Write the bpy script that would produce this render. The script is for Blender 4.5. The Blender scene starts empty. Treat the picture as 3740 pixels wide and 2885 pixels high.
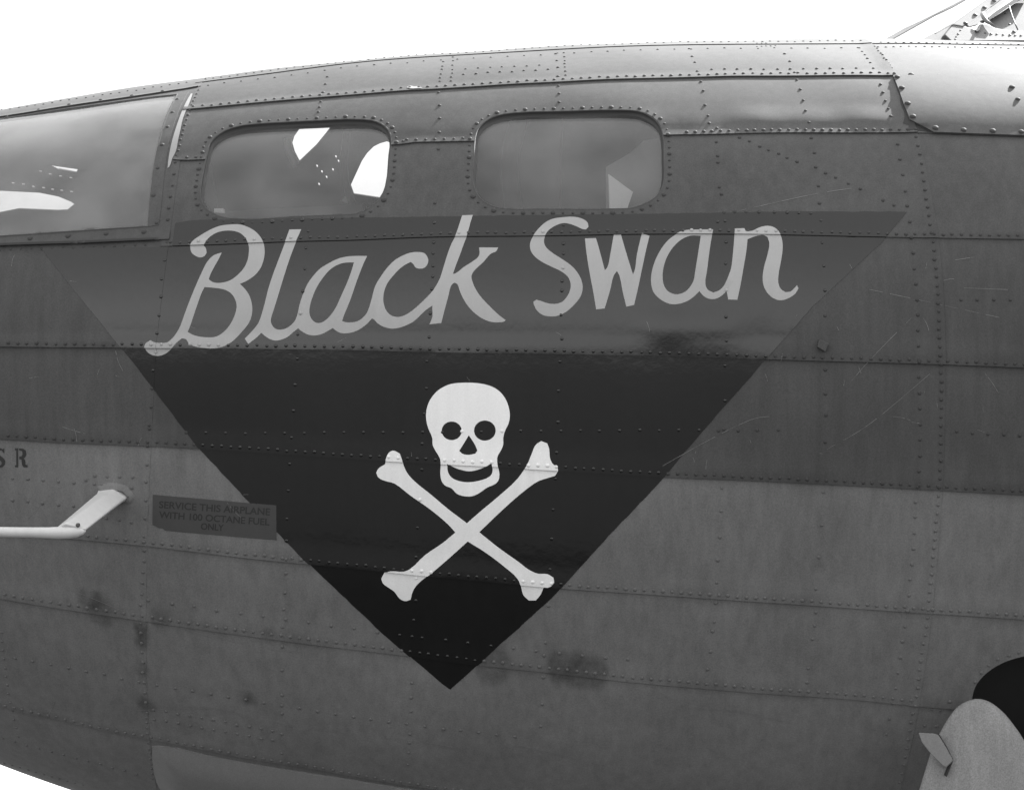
import bpy, math, random
import numpy as np
from mathutils import Vector, Matrix, noise
from mathutils.geometry import delaunay_2d_cdt

random.seed(7)
scene = bpy.context.scene
COL = scene.collection

# ------------------------------------------------------------------ camera, sky, sun, exposure
F_PX = 8286.0                     # focal length in photograph pixels
CX, CY = 1870.0, 1442.5
cam_d = bpy.data.cameras.new('camera')
cam_d.sensor_width = 36.0
cam_d.lens = 36.0 * F_PX / 3740.0
cam_d.clip_start = 0.1
cam_d.clip_end = 5000.0
cam = bpy.data.objects.new('camera', cam_d)
COL.objects.link(cam)
cam.rotation_euler = (math.radians(90), 0, 0)
scene.camera = cam

SUN = Vector((0.45, 0.62, 0.645)).normalized()
elev = math.asin(SUN.z)
azim = math.atan2(SUN.x, SUN.y)
world = bpy.data.worlds.new('World')
scene.world = world
world.use_nodes = True
wn = world.node_tree
wn.nodes.clear()
sky = wn.nodes.new('ShaderNodeTexSky')
sky.sky_type = 'NISHITA'
sky.sun_disc = False
sky.sun_elevation = elev
sky.sun_rotation = azim
sky.air_density = 2.6
sky.dust_density = 1.0
sky.ozone_density = 1.0
bw = wn.nodes.new('ShaderNodeSeparateColor')  # black and white film of the time sees mostly blue
bg = wn.nodes.new('ShaderNodeBackground')
bg.inputs['Strength'].default_value = 0.10
wo = wn.nodes.new('ShaderNodeOutputWorld')
wn.links.new(sky.outputs[0], bw.inputs[0])
wn.links.new(bw.outputs[2], bg.inputs['Color'])
wn.links.new(bg.outputs[0], wo.inputs['Surface'])

sun_d = bpy.data.lights.new('sun', 'SUN')
sun_d.energy = 4.0
sun_d.angle = math.radians(0.6)
sun_d.color = (1, 1, 1)
sun = bpy.data.objects.new('sun', sun_d)
COL.objects.link(sun)
sun.location = SUN * 20
sun.rotation_euler = SUN.to_track_quat('Z', 'Y').to_euler()

vs = scene.view_settings
vs.view_transform = 'Standard'
vs.look = 'None'
vs.exposure = 1.9
vs.gamma = 1.0
vs.use_curve_mapping = False

GROUND_Z = -2.25

# ------------------------------------------------------------------ fuselage surface
YA = 6.95                         # depth of the fuselage axis
ZC = (CY - 1290.0) / F_PX * YA


def _x_of(px, d=6.8):
    return (px - CX) / F_PX * d


_w = np.array([(-900, .62), (-400, .80), (0, .93), (700, 1.03), (1500, 1.10), (2500, 1.145), (3740, 1.165), (4600, 1.165)])
_top = np.array([(-900, 640), (-400, 492), (0, 404), (190, 371), (475, 323), (712, 290), (980, 254), (1265, 224), (1540, 200),
                 (1786, 186), (2071, 169), (2538, 151), (2768, 145), (3198, 145), (3740, 149), (4600, 149)])
_bot = np.array([(-900, 2380), (-400, 2620), (0, 2787), (222, 2885), (700, 3010), (1500, 3130), (2500, 3190), (3740, 3210), (4600, 3210)])


def _fit(tab, fn, deg):
    xs = np.array([_x_of(p) for p, _ in tab])
    return np.polyfit(xs, np.array([fn(p, v) for p, v in tab]), deg)


_wp = _fit(_w, lambda p, v: v, 4)


def W_(x):
    return np.polyval(_wp, x)


def _r_from_row(p, row):
    m = (CY - row) / F_PX
    return math.sqrt(max((m * YA - ZC) ** 2 - (m * W_(_x_of(p))) ** 2, .01))


_tp = _fit(_top, _r_from_row, 6)
_bp = _fit(_bot, _r_from_row, 5)


def pos(x, t):
    """Point of the bare surface at station x and angle t (0 faces the camera, 90 deg is up)."""
    w = W_(x)
    s = np.sin(t)
    r = np.where(s > 0, np.polyval(_tp, x), np.polyval(_bp, x))
    return np.stack([x + 0 * t, YA - w * np.cos(t), ZC + r * s], -1)


def normal(x, t):
    e = 1e-3
    a = pos(x + e, t) - pos(x - e, t)
    b = pos(x, t + e) - pos(x, t - e)
    n = np.cross(a, b)
    n /= np.linalg.norm(n, axis=-1, keepdims=True)
    return n


_wl, _tl, _bl = [[float(q) for q in p] for p in (_wp, _tp, _bp)]


def _horner(c, x):
    r = 0.0
    for q in c:
        r = r * x + q
    return r


def _row(px, t):
    k = (px - CX) / F_PX
    ct, s = math.cos(t), math.sin(t)
    x = k * 6.0
    for _ in range(5):
        x = k * (YA - _horner(_wl, x) * ct)
    y = YA - _horner(_wl, x) * ct
    return CY - F_PX * (ZC + _horner(_tl if s > 0 else _bl, x) * s) / y, x


T_HI, T_LO = math.radians(80.5), math.radians(-80)


def p2u(px, py, lo=T_LO, hi=T_HI):
    """photograph pixel -> (station, angle) on the near side."""
    for _ in range(26):
        m = .5 * (lo + hi)
        r, x = _row(px, m)
        if r > py:
            lo = m
        else:
            hi = m
    return x, .5 * (lo + hi)


def p2far(px, py):
    lo, hi = math.radians(262), math.radians(94)
    for _ in range(26):
        m = .5 * (lo + hi)
        r, x = _row(px, m)
        if r > py:
            lo = m
        else:
            hi = m
    return x, .5 * (lo + hi)


VS = 1.1                           # angle -> metres for the 2-D triangulations


def densify(pts, step):
    out = []
    for (a, b), (c, d) in zip(pts[:-1], pts[1:]):
        n = max(1, int(math.hypot(c - a, d - b) / step))
        for k in range(n):
            out.append((a + (c - a) * k / n, b + (d - b) * k / n))
    out.append(tuple(pts[-1]))
    return out


def smooth_open(pts, per=6):
    P = [np.array(p, float) for p in pts]
    P = [2 * P[0] - P[1]] + P + [2 * P[-1] - P[-2]]
    out = []
    for i in range(1, len(P) - 2):
        for k in range(per):
            t = k / per
            out.append(tuple(.5 * ((2 * P[i]) + (P[i + 1] - P[i - 1]) * t + (2 * P[i - 1] - 5 * P[i] + 4 * P[i + 1] - P[i + 2]) * t * t
                                   + (3 * P[i] - P[i - 1] - 3 * P[i + 1] + P[i + 2]) * t ** 3)))
    out.append(tuple(pts[-1]))
    return out


def smooth_closed(pts, per=4, corner=42):
    """Closed Catmull-Rom that keeps sharp corners sharp."""
    P = [np.array(p, float) for p in pts]
    n = len(P)
    tang = []
    sharp = []
    for i in range(n):
        a = P[i] - P[i - 1]
        b = P[(i + 1) % n] - P[i]
        ca = np.dot(a, b) / (np.linalg.norm(a) * np.linalg.norm(b) + 1e-9)
        sharp.append(math.degrees(math.acos(max(-1, min(1, ca)))) > corner)
        tang.append((a, b))
    out = []
    for i in range(n):
        j = (i + 1) % n
        p0, p1 = P[i], P[j]
        d = p1 - p0
        l = np.linalg.norm(d)

        def tn(k):
            if sharp[k]:
                return d
            a, b = tang[k]
            v = a / (np.linalg.norm(a) + 1e-9) + b / (np.linalg.norm(b) + 1e-9)
            return v / (np.linalg.norm(v) + 1e-9) * l
        m0, m1 = tn(i), tn(j)
        for k in range(per):
            t = k / per
            out.append(tuple((2 * t ** 3 - 3 * t * t + 1) * p0 + (t ** 3 - 2 * t * t + t) * m0
                             + (-2 * t ** 3 + 3 * t * t) * p1 + (t ** 3 - t * t) * m1))
    return out


def zm(pts, scale, ox, oy):
    return [(ox + a * scale, oy + b * scale) for a, b in pts]


def uvs(pts):
    return [(lambda q: (q[0], q[1] * VS))(p2u(*p)) for p in pts]


# ------------------------------------------------------------------ seams of the skin (photograph pixels)
S0 = [(560, 335), (723, 304), (1122, 254), (1500, 214), (2024, 182), (2538, 164), (2891, 161), (3300, 161), (3740, 164), (4400, 168)]
S1 = [(560, 413), (676, 404), (885, 387), (1027, 375), (1170, 362), (1454, 339), (1571, 332), (1833, 314), (2038, 306), (2262, 293), (2538, 286), (2768, 280), (3259, 282), (3600, 286)]
S2 = [(500, 590), (633, 585), (752, 584), (1435, 533), (1500, 524), (1733, 519), (2431, 497), (2538, 495), (2891, 489), (3412, 489), (3700, 490)]
S3 = [(480, 903), (575, 901), (746, 896), (1050, 885), (1278, 879), (1580, 867), (2000, 862), (2495, 855), (2957, 860), (3414, 870), (3740, 875), (4400, 886)]
S4 = [(-600, 1262), (47, 1267), (403, 1270), (860, 1274), (1278, 1279), (1580, 1287), (2000, 1293), (2444, 1302), (2957, 1317), (3414, 1330), (3740, 1343), (4400, 1372)]
S5 = [(-600, 1575), (0, 1603), (227, 1617), (453, 1626), (725, 1638), (1407, 1683), (1819, 1704), (2033, 1718), (2426, 1741), (2835, 1758), (3391, 1788), (3740, 1806), (4400, 1842)]
S6 = [(-600, 1888), (0, 1945), (277, 1968), (524, 1991), (705, 2013), (1000, 2047), (1407, 2086), (1907, 2134), (2200, 2158), (2623, 2186), (3046, 2215), (3398, 2239), (3740, 2260), (4400, 2302)]
S7 = [(-600, 2075), (0, 2184), (274, 2230), (579, 2274), (786, 2304), (1100, 2347), (1483, 2393), (1725, 2423), (1989, 2452), (2221, 2479), (2623, 2516), (3046, 2546), (3356, 2576), (3740, 2606), (4400, 2652)]
S8 = [(-600, 2385), (0, 2576), (222, 2627), (443, 2677), (604, 2706), (881, 2761), (1100, 2799), (1440, 2858), (1800, 2905), (2500, 2970), (3740, 3040), (4400, 3070)]
GTOP = [(-600, 505), (0, 428), (200, 400), (641, 333), (760, 314)]
SLOT = [(-600, 925), (0, 899), (285, 889), (579, 877), (700, 873)]
S2R = [(3300, 488), (3412, 490), (3740, 500), (4400, 520)]
RL = [(745, 290), (731, 316), (703, 399), (688, 442), (666, 522), (652, 575), (640, 665), (628, 750), (622, 822), (620, 886), (613, 935), (603, 1000), (593, 1135), (583, 1234),
      (575, 1312), (554, 1563), (546, 1674), (538, 1928), (532, 2074), (524, 2250), (530, 2400), (545, 2584), (553, 2704), (562, 2800), (575, 2900), (610, 3000)]
RR = [(3171, 154), (3195, 169), (3260, 255), (3290, 330), (3330, 430), (3357, 491), (3382, 589), (3406, 736), (3422, 865), (3440, 1026), (3450, 1255), (3455, 1386), (3452, 1549), (3448, 1785), (3430, 1982),
      (3402, 2236), (3384, 2370), (3356, 2567), (3328, 2722), (3289, 2885), (3250, 3000)]


class Seam:
    def __init__(s, pts):
        q = [p2u(*p) for p in smooth_open(pts, 8)]
        q.sort()
        s.x = np.array([a for a, _ in q])
        s.t = np.array([b for _, b in q])
        a = np.polyfit(s.x[:6], s.t[:6], 1)
        b = np.polyfit(s.x[-6:], s.t[-6:], 1)
        s.x = np.concatenate([[s.x[0] - 3], s.x, [s.x[-1] + 3]])
        s.t = np.concatenate([[s.t[0] - 3 * a[0]], s.t, [s.t[-1] + 3 * b[0]]])

    def __call__(s, x):
        return np.interp(x, s.x, s.t)


class Ring:
    def __init__(s, pts):
        q = [p2u(*p) for p in smooth_open(pts, 4)]
        q.sort(key=lambda a: a[1])
        s.t = np.array([b for _, b in q])
        s.x = np.array([a for a, _ in q])
        # smooth out digitising wobble
        c = np.polyfit(s.t, s.x, 5)
        s.x = np.polyval(c, s.t)

    def __call__(s, t):
        return np.interp(t, s.t, s.x)


sm = {k: Seam(v) for k, v in dict(S0=S0, S1=S1, S2=S2, S3=S3, S4=S4, S5=S5, S6=S6, S7=S7, S8=S8, GTOP=GTOP, SLOT=SLOT, S2R=S2R).items()}
ringL, ringR = Ring(RL), Ring(RR)
COLS = [['GTOP', 'SLOT', 'S4', 'S5', 'S6', 'S7', 'S8'],
        ['S0', 'S1', 'S2', 'S3', 'S4', 'S5', 'S6', 'S7', 'S8'],
        ['S0', 'S2R', 'S3', 'S4', 'S5', 'S6', 'S7', 'S8']]
X_MIN, X_MAX = -2.05, 2.15
T_TOP, T_BOT = math.radians(94), math.radians(-112)

# lip of the upper sheet at each seam: (rise in m, run in m)
FLARE = dict(S0=(.002, .03), S1=(.004, .05), S2=(.0040, .03), S3=(.0026, .035), S4=(.0052, .055), S5=(.0040, .045), S6=(.0040, .045), S7=(.0036, .045), S8=(.0036, .04), GTOP=(.004, .03), SLOT=(.004, .04), S2R=(.002, .03))


def panel_id(x, t):
    x = np.asarray(x, float)
    t = np.asarray(t, float)
    c = np.where(x < ringL(t), 0, np.where(x < ringR(t), 1, 2))
    r = np.zeros_like(c)
    for ci, names in enumerate(COLS):
        k = np.zeros_like(c)
        for n in names:
            k = k + (t < sm[n](x))
        r = np.where(c == ci, k, r)
    return r, c


_rn = np.random.RandomState(3)
_waves = [(_rn.uniform(-1, 1) * 9, _rn.uniform(-1, 1) * 16, _rn.uniform(0, 6.3), _rn.uniform(.4, 1)) for _ in range(14)]


def dents(x, t):
    v = t * VS
    d = 0
    for a, b, c, k in _waves:
        d = d + k * np.sin(a * x + b * v + c)
    d = d * .00062
    # oil canning: the sheet between the stringers, quilted from frame to frame
    q = np.sin(x * 15.3 + .6 * np.sin(4 * v)) * np.sin(v * 13 + 1)
    return d + .0008 * q


def smoothstep(a):
    a = np.clip(a, 0, 1)
    return a * a * (3 - 2 * a)


def lift(x, t, row, col):
    """height of the outer face of sheet (row, col) over the bare surface"""
    names = COLS[col]
    h = np.zeros_like(np.asarray(x, float)) + dents(x, t)
    v = t * VS
    if row < len(names):
        rise, run = FLARE[names[row]]
        d = v - sm[names[row]](x) * VS
        h = h + rise * smoothstep(1 - d / run)
        if names[row] == 'S2':           # sheet is drawn in unevenly along this joint
            wob = .55 + .45 * np.sin(x * 15 + .4) * np.sin(x * 6 + 1.3) + .15 * np.sin(x * 41)
            h = h + np.where(x > .35, 1, .4) * .0052 * wob * smoothstep(d / .055) * smoothstep((.15 - d) / .09)
        if names[row] == 'S4':           # and bulges a little above this one
            wob = .5 + .5 * np.sin(x * 11.0 + .5) * np.sin(x * 5 + 2) + .12 * np.sin(x * 37)
            h = h + .0068 * wob * smoothstep((x - .1) / .35) * smoothstep((1.05 - x) / .3) * smoothstep(d / .06) * smoothstep((.16 - d) / .10)
    if row > 0:                          # top edge tucked under the sheet above
        d = sm[names[row - 1]](x) * VS - v
        h = h - .0006 * smoothstep(1 - d / .03)
    if col < 2:
        rg = (ringL, ringR)[col]
        d = rg(t) - x
        h = h + (.0008, .0020)[col] * smoothstep(1 - d / .035)
    return h


def surf(x, t, h):
    x = np.asarray(x, float)
    t = np.asarray(t, float)
    return pos(x, t) + normal(x, t) * np.asarray(h)[..., None]


def at_skin(px, py, extra=0.0):
    x, t = p2u(px, py)
    r, c = panel_id(x, t)
    h = lift(np.array([x]), np.array([t]), int(r), int(c))[0] + extra
    return surf(np.array([x]), np.array([t]), np.array([h]))[0], normal(np.array([x]), np.array([t]))[0], (int(r), int(c)), (x, t)


def at_depth(px, py, y):
    return Vector(((px - CX) / F_PX * y, y, (CY - py) / F_PX * y))


# ------------------------------------------------------------------ materials
def nodes_of(name):
    m = bpy.data.materials.new(name)
    m.use_nodes = True
    nt = m.node_tree
    return m, nt, nt.nodes['Principled BSDF']


def paint_material(name, c, rough, var=.10, grain=.10, bump=.02, stain=False, spec=.5, streak=.06):
    m, nt, b = nodes_of(name)
    N, L = nt.nodes, nt.links
    tc = N.new('ShaderNodeTexCoord')

    def noise_tex(scale, detail=4, vec=None, r=.55):
        n = N.new('ShaderNodeTexNoise')
        n.inputs['Scale'].default_value = scale
        n.inputs['Detail'].default_value = detail
        n.inputs['Roughness'].default_value = r
        L.new(vec or tc.outputs['Object'], n.inputs['Vector'])
        return n.outputs['Fac']

    def math_(op, a, bb):
        n = N.new('ShaderNodeMath')
        n.operation = op
        for i, s in enumerate((a, bb)):
            if isinstance(s, (int, float)):
                n.inputs[i].default_value = s
            else:
                L.new(s, n.inputs[i])
        return n.outputs[0]

    def centred(s, amp):          # 1 + amp * (2 s - 1) * 1.6
        return math_('ADD', math_('MULTIPLY', math_('SUBTRACT', s, .5), 3.2 * amp), 1.0)
    mp = N.new('ShaderNodeMapping')
    mp.inputs['Scale'].default_value = (26, 26, 2.2)
    L.new(tc.outputs['Object'], mp.inputs['Vector'])
    f = math_('MULTIPLY', centred(noise_tex(3.2, 5), var), centred(noise_tex(260, 2, r=.7), grain))
    f = math_('MULTIPLY', f, centred(noise_tex(1.6, 3, mp.outputs[0]), streak))
    # fine pale scuffs
    mp2 = N.new('ShaderNodeMapping')
    mp2.inputs['Scale'].default_value = (60, 60, 9)
    mp2.inputs['Rotation'].default_value = (.1, .25, 0)
    L.new(tc.outputs['Object'], mp2.inputs['Vector'])
    sc = noise_tex(3.0, 3, mp2.outputs[0], .7)
    rmp = N.new('ShaderNodeMapRange')
    rmp.inputs['From Min'].default_value = .70
    rmp.inputs['From Max'].default_value = .80
    rmp.inputs['To Min'].default_value = 1.0
    rmp.inputs['To Max'].default_value = 1.35
    L.new(sc, rmp.inputs['Value'])
    f = math_('MULTIPLY', f, rmp.outputs[0])
    if stain:
        at = N.new('ShaderNodeAttribute')
        at.attribute_name = 'stain'
        f = math_('MULTIPLY', f, math_('SUBTRACT', 1.0, math_('MULTIPLY', at.outputs['Fac'], centred(noise_tex(38, 6, r=.7), .55))))
    oi = N.new('ShaderNodeObjectInfo')      # no two sheets have weathered alike
    f = math_('MULTIPLY', f, math_('ADD', .94, math_('MULTIPLY', oi.outputs['Random'], .12)))
    v = math_('MULTIPLY', f, c)
    comb = N.new('ShaderNodeCombineColor')
    for i in range(3):
        L.new(v, comb.inputs[i])
    L.new(comb.outputs[0], b.inputs['Base Color'])
    rr = math_('MULTIPLY', centred(noise_tex(5, 5), .12), rough)
    L.new(rr, b.inputs['Roughness'])
    b.inputs['Specular IOR Level'].default_value = spec
    bp = N.new('ShaderNodeBump')
    bp.inputs['Strength'].default_value = bump
    bp.inputs['Distance'].default_value = .01
    L.new(noise_tex(40, 4), bp.inputs['Height'])
    L.new(bp.outputs[0], b.inputs['Normal'])
    return m


M = {}
M['drab'] = paint_material('drab_paint', .068, .55, var=.18, grain=.26, streak=.16, spec=.23, stain=True)
M['grey'] = paint_material('grey_paint', .158, .55, var=.18, grain=.26, streak=.16, spec=.23, stain=True)
M['drab_rivet'] = paint_material('drab_rivet_paint', .056, .72, spec=.2)
M['grey_rivet'] = paint_material('grey_rivet_paint', .125, .7, spec=.25)
M['cockpit'] = paint_material('cockpit_frame_paint', .15, .6)
M['black'] = paint_material('black_gloss_paint', .007, .14, var=.12, bump=.06, streak=.16, spec=.64)
M['letter'] = paint_material('letter_paint', .36, .5, var=.05, grain=.05, streak=.04)
M['white'] = paint_material('white_paint', .82, .5, var=.06, grain=.07, streak=.06)
M['placard'] = paint_material('placard_paint', .058, .5)
M['ink'] = paint_material('ink_paint', .022, .6)
M['gasket_dark_edge'] = paint_material('gasket_reveal_shade', .02, .5)  # gasket lip, and the shade painted on the window reveal
M['metal'] = paint_material('bare_metal', .28, .42, var=.2)
M['mast'] = paint_material('pale_paint', .58, .4, var=.05, grain=.05)
M['door'] = paint_material('pale_grey_paint', .235, .6, var=.3, grain=.4, streak=.2)
M['fairing'] = paint_material('fairing_paint', .165, .5, var=.1, grain=.2)
M['scratch'] = paint_material('scratched_paint', .17, .5)
M['primer'] = paint_material('interior_primer', .03, .6)
M['inside_light'] = paint_material('interior_pale_paint', .8, .6)
M['equipment'] = paint_material('equipment_paint', .22, .6)
M['dark'] = paint_material('near_black', .028, .8)  # near-black for the well, gaps, trim and worn patch
M['ground'] = paint_material('dark_tarmac', .045, .9, var=.2)
M['apron'] = paint_material('concrete', .45, .9, var=.1)


def glass_material(name, haze, fres=1.5):
    m = bpy.data.materials.new(name)
    m.use_nodes = True
    nt = m.node_tree
    N, L = nt.nodes, nt.links
    N.clear()
    out = N.new('ShaderNodeOutputMaterial')
    tr = N.new('ShaderNodeBsdfTransparent')
    tr.inputs[0].default_value = (.93, .93, .93, 1)
    gl = N.new('ShaderNodeBsdfGlossy')
    gl.inputs['Roughness'].default_value = .06
    fr = N.new('ShaderNodeFresnel')
    ge = N.new('ShaderNodeNewGeometry')      # a thin sheet: the same reflection from either face
    mi = N.new('ShaderNodeMapRange')
    mi.inputs['To Min'].default_value = fres
    mi.inputs['To Max'].default_value = 1 / fres
    L.new(ge.outputs['Backfacing'], mi.inputs['Value'])
    L.new(mi.outputs[0], fr.inputs['IOR'])
    mx = N.new('ShaderNodeMixShader')
    L.new(fr.outputs[0], mx.inputs[0])
    L.new(tr.outputs[0], mx.inputs[1])
    L.new(gl.outputs[0], mx.inputs[2])
    df = N.new('ShaderNodeBsdfDiffuse')  # scuffed film; its strength also stands in for sky glare
    df.inputs[0].default_value = (.45, .45, .45, 1)
    tc = N.new('ShaderNodeTexCoord')
    nz = N.new('ShaderNodeTexNoise')
    nz.inputs['Scale'].default_value = 5
    nz.inputs['Detail'].default_value = 6
    L.new(tc.outputs['Object'], nz.inputs['Vector'])
    mr = N.new('ShaderNodeMapRange')
    mr.inputs['From Min'].default_value = .3
    mr.inputs['From Max'].default_value = .7
    mr.inputs['To Min'].default_value = haze * .35
    mr.inputs['To Max'].default_value = haze * 1.65
    L.new(nz.outputs['Fac'], mr.inputs['Value'])
    m2 = N.new('ShaderNodeMixShader')
    L.new(mr.outputs[0], m2.inputs[0])
    L.new(mx.outputs[0], m2.inputs[1])
    L.new(df.outputs[0], m2.inputs[2])
    L.new(m2.outputs[0], out.inputs['Surface'])
    return m


M['glass'] = glass_material('window_plexiglass', .085)
M['nose_glass'] = glass_material('nose_plexiglass', .15)

# ------------------------------------------------------------------ object helpers
root = bpy.data.objects.new('bomber_airplane', None)
COL.objects.link(root)
root.location = (0, YA, GROUND_Z)
root['label'] = 'dark painted bomber nose with Black Swan lettering above a skull and crossbones'
root['category'] = 'airplane'
ROOT_INV = Matrix.Translation(root.location).inverted()


def link(o, parent=root):
    COL.objects.link(o)
    if parent is not None:
        o.parent = parent
        if parent is root:
            o.matrix_parent_inverse = ROOT_INV
    return o


def mesh_obj(name, verts, faces, mat, parent=root, smooth=None, mats=None, mat_idx=None):
    me = bpy.data.meshes.new(name)
    me.from_pydata([tuple(map(float, v)) for v in verts], [], [tuple(f) for f in faces])
    for m in (mats or [mat]):
        me.materials.append(m)
    if smooth is not None:
        me.polygons.foreach_set('use_smooth', smooth if hasattr(smooth, '__len__') else [bool(smooth)] * len(me.polygons))
    if mat_idx is not None:
        me.polygons.foreach_set('material_index', mat_idx)
    me.update()
    return link(bpy.data.objects.new(name, me), parent)


def in_poly(P, ring):
    P = np.asarray(P)
    R = np.asarray(ring)
    x, y = P[:, 0], P[:, 1]
    x0, y0 = R[:, 0], R[:, 1]
    x1, y1 = np.roll(x0, -1), np.roll(y0, -1)
    ins = np.zeros(len(P), bool)
    for a, b, c, d in zip(x0, y0, x1, y1):
        if b == d:
            continue
        k = ((b > y) != (d > y)) & (x < (c - a) * (y - b) / (d - b) + a)
        ins ^= k
    return ins


def resample(ring, step):
    out = []
    n = len(ring)
    for i in range(n):
        a, b = ring[i], ring[(i + 1) % n]
        k = max(1, int(math.hypot(b[0] - a[0], b[1] - a[1]) / step))
        for j in range(k):
            out.append((a[0] + (b[0] - a[0]) * j / k, a[1] + (b[1] - a[1]) * j / k))
    return out


def triangulate(rings, inside, step, lines=(), box=None):
    """CDT of rings (+ open constraint lines) in uv; returns coords and the triangles that pass inside()."""
    V, E = [], []
    for r in rings:
        r = resample(r, step)
        o = len(V)
        V += r
        E += [(o + i, o + (i + 1) % len(r)) for i in range(len(r))]
    a = np.array(V)
    lo, hi = a.min(0), a.max(0)
    for l in lines:
        l = [p for p in l if lo[0] - .05 < p[0] < hi[0] + .05 and lo[1] - .1 < p[1] < hi[1] + .1]
        if len(l) < 2:
            continue
        o = len(V)
        V += l
        E += [(o + i, o + i + 1) for i in range(len(l) - 1)]
    gx = np.arange(lo[0] + step * .5, hi[0], step)
    gy = np.arange(lo[1] + step * .5, hi[1], step * .866)
    G = np.array([(x + (step / 2 if j % 2 else 0), y) for j, y in enumerate(gy) for x in gx])
    if len(G):
        G = G[inside(G)]
        # keep grid points off the constraint points, so that no slivers arise
        A = np.array(V)
        keep = np.ones(len(G), bool)
        cell = {}
        for p in A:
            cell.setdefault((int(p[0] // step), int(p[1] // step)), []).append(p)
        for i, g in enumerate(G):
            ci, cj = int(g[0] // step), int(g[1] // step)
            for di in (-1, 0, 1):
                for dj in (-1, 0, 1):
                    for p in cell.get((ci + di, cj + dj), ()):
                        if (p[0] - g[0]) ** 2 + (p[1] - g[1]) ** 2 < (step * .45) ** 2:
                            keep[i] = False
        V = V + [tuple(p) for p in G[keep]]
    res = delaunay_2d_cdt([Vector(p) for p in V], E, [], 0, 1e-7)
    C = np.array([(p.x, p.y) for p in res[0]])
    T = np.array([f for f in res[2] if len(f) == 3])
    cen = C[T].mean(1)
    T = T[inside(cen)]
    # counter-clockwise in (x, t): outward
    e1 = C[T[:, 1]] - C[T[:, 0]]
    e2 = C[T[:, 2]] - C[T[:, 0]]
    cr = e1[:, 0] * e2[:, 1] - e1[:, 1] * e2[:, 0]
    T[cr < 0] = T[cr < 0][:, ::-1]
    T = T[np.abs(cr) > 1e-10]
    return C, T


def boundary_edges(T):
    cnt = {}
    for a, b, c in T:
        for e in ((a, b), (b, c), (c, a)):
            cnt[e] = 1
    return [e for e in cnt if (e[1], e[0]) not in cnt]


def solid_from(C, T, hfun, thick, back=False):
    """outer face + a rim of depth thick (+ a back face)."""
    used = np.unique(T)
    rm = -np.ones(len(C), int)
    rm[used] = np.arange(len(used))
    C2, T2 = C[used], rm[T]
    x, t = C2[:, 0], C2[:, 1] / VS
    h = hfun(x, t)
    v = list(surf(x, t, h))
    f = [tuple(q) for q in T2]
    s = [True] * len(f)
    if thick:
        vin = surf(x, t, h - thick)
        for a, b in boundary_edges(T2):
            o = len(v)
            v += [v[a], v[b], vin[b], vin[a]]
            f.append((o + 1, o, o + 3, o + 2))
            s.append(False)
        if back:
            o = len(v)
            v += list(vin)
            f += [(o + c, o + b, o + a) for a, b, c in T2]
            s += [True] * len(T2)
    return v, f, s, (x, t)


# ------------------------------------------------------------------ openings
Z2 = (.4747, 600, 100)
W1 = zm([(330, 960), (350, 890), (430, 815), (560, 765), (720, 745), (900, 735), (1200, 722), (1500, 712), (1640, 730), (1720, 785), (1748, 860), (1740, 960), (1715, 1200), (1665, 1310), (1580, 1390),
         (1480, 1435), (1300, 1445), (1000, 1458), (500, 1472), (370, 1430), (300, 1370), (275, 1290), (285, 1180), (315, 1020)], *Z2)
Z3 = (.4762, 1500, 100)
W2 = zm([(485, 1000), (490, 880), (510, 790), (570, 720), (660, 675), (800, 652), (1200, 640), (1600, 635), (1750, 645), (1850, 690), (1910, 750), (1938, 840), (1945, 1000), (1940, 1200), (1900, 1280),
         (1820, 1340), (1700, 1385), (1600, 1392), (1000, 1395), (720, 1392), (620, 1370), (530, 1310), (485, 1230), (475, 1150)], *Z3)
NOSE = [(-700, 545), (-300, 485), (0, 436), (300, 393), (560, 356), (648, 347), (612, 423), (584, 513), (565, 603), (551, 717), (541, 826), (285, 843), (0, 862), (-300, 880), (-700, 900)]
HATCH = [(4050, 2330), (3740, 2396), (3666, 2419), (3603, 2458), (3568, 2497), (3554, 2532), (3545, 2600), (3540, 2700), (3530, 2885), (3530, 3000), (4050, 3000)]
w1_uv = uvs(smooth_closed(W1, 3))
w2_uv = uvs(smooth_closed(W2, 3))
nose_uv = uvs(smooth_closed(NOSE, 3, 30))
hatch_uv = uvs(smooth_closed(HATCH, 3))
HOLES = [w1_uv, w2_uv, nose_uv, hatch_uv]

# ------------------------------------------------------------------ skin sheets
STAINS = [(355, 2205, 42, .55), (368, 2240, 60, .35), (305, 2190, 30, .3), (585, 2255, 42, .35), (515, 2305, 30, .5), (516, 2342, 32, .4), (522, 2450, 26, .4), (533, 2570, 36, .4), (905, 2553, 26, .45), (975, 2318, 30, .3),
          (1800, 2425, 80, .33), (2045, 2440, 60, .45), (2110, 2452, 62, .5), (2170, 2458, 60, .42), (2990, 2058, 26, .2), (2468, 1926, 12, .5), (2415, 2036, 9, .5), (3720, 2440, 10, .2)]
stain_uv = [(p2u(a, b), r * .0007 * 1.05, k) for a, b, r, k in STAINS]


def stain_at(x, t):
    s = np.zeros_like(x)
    for (sx, st), r, k in stain_uv:
        d = np.hypot(x - sx, (t - st) * VS) / r
        s = np.maximum(s, k * smoothstep((1.15 - d) / .55))
    for n in ('S1', 'S3', 'S4', 'S5', 'S6', 'S7', 'S8'):
        d = np.abs((sm[n](x) - t) * VS + .004)
        s = np.maximum(s, (.14 + .12 * np.sin(x * 7 + len(n)) * np.sin(x * 17 + 2)) * smoothstep(1 - d / .028))
    return s


panel_obj = {}
SP = .019
x_line = np.arange(X_MIN, X_MAX, .03)
t_line = np.radians(np.arange(-112, 112.1, 2.0))


def seam_curve(name):
    return lambda x: sm[name](x)


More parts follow.
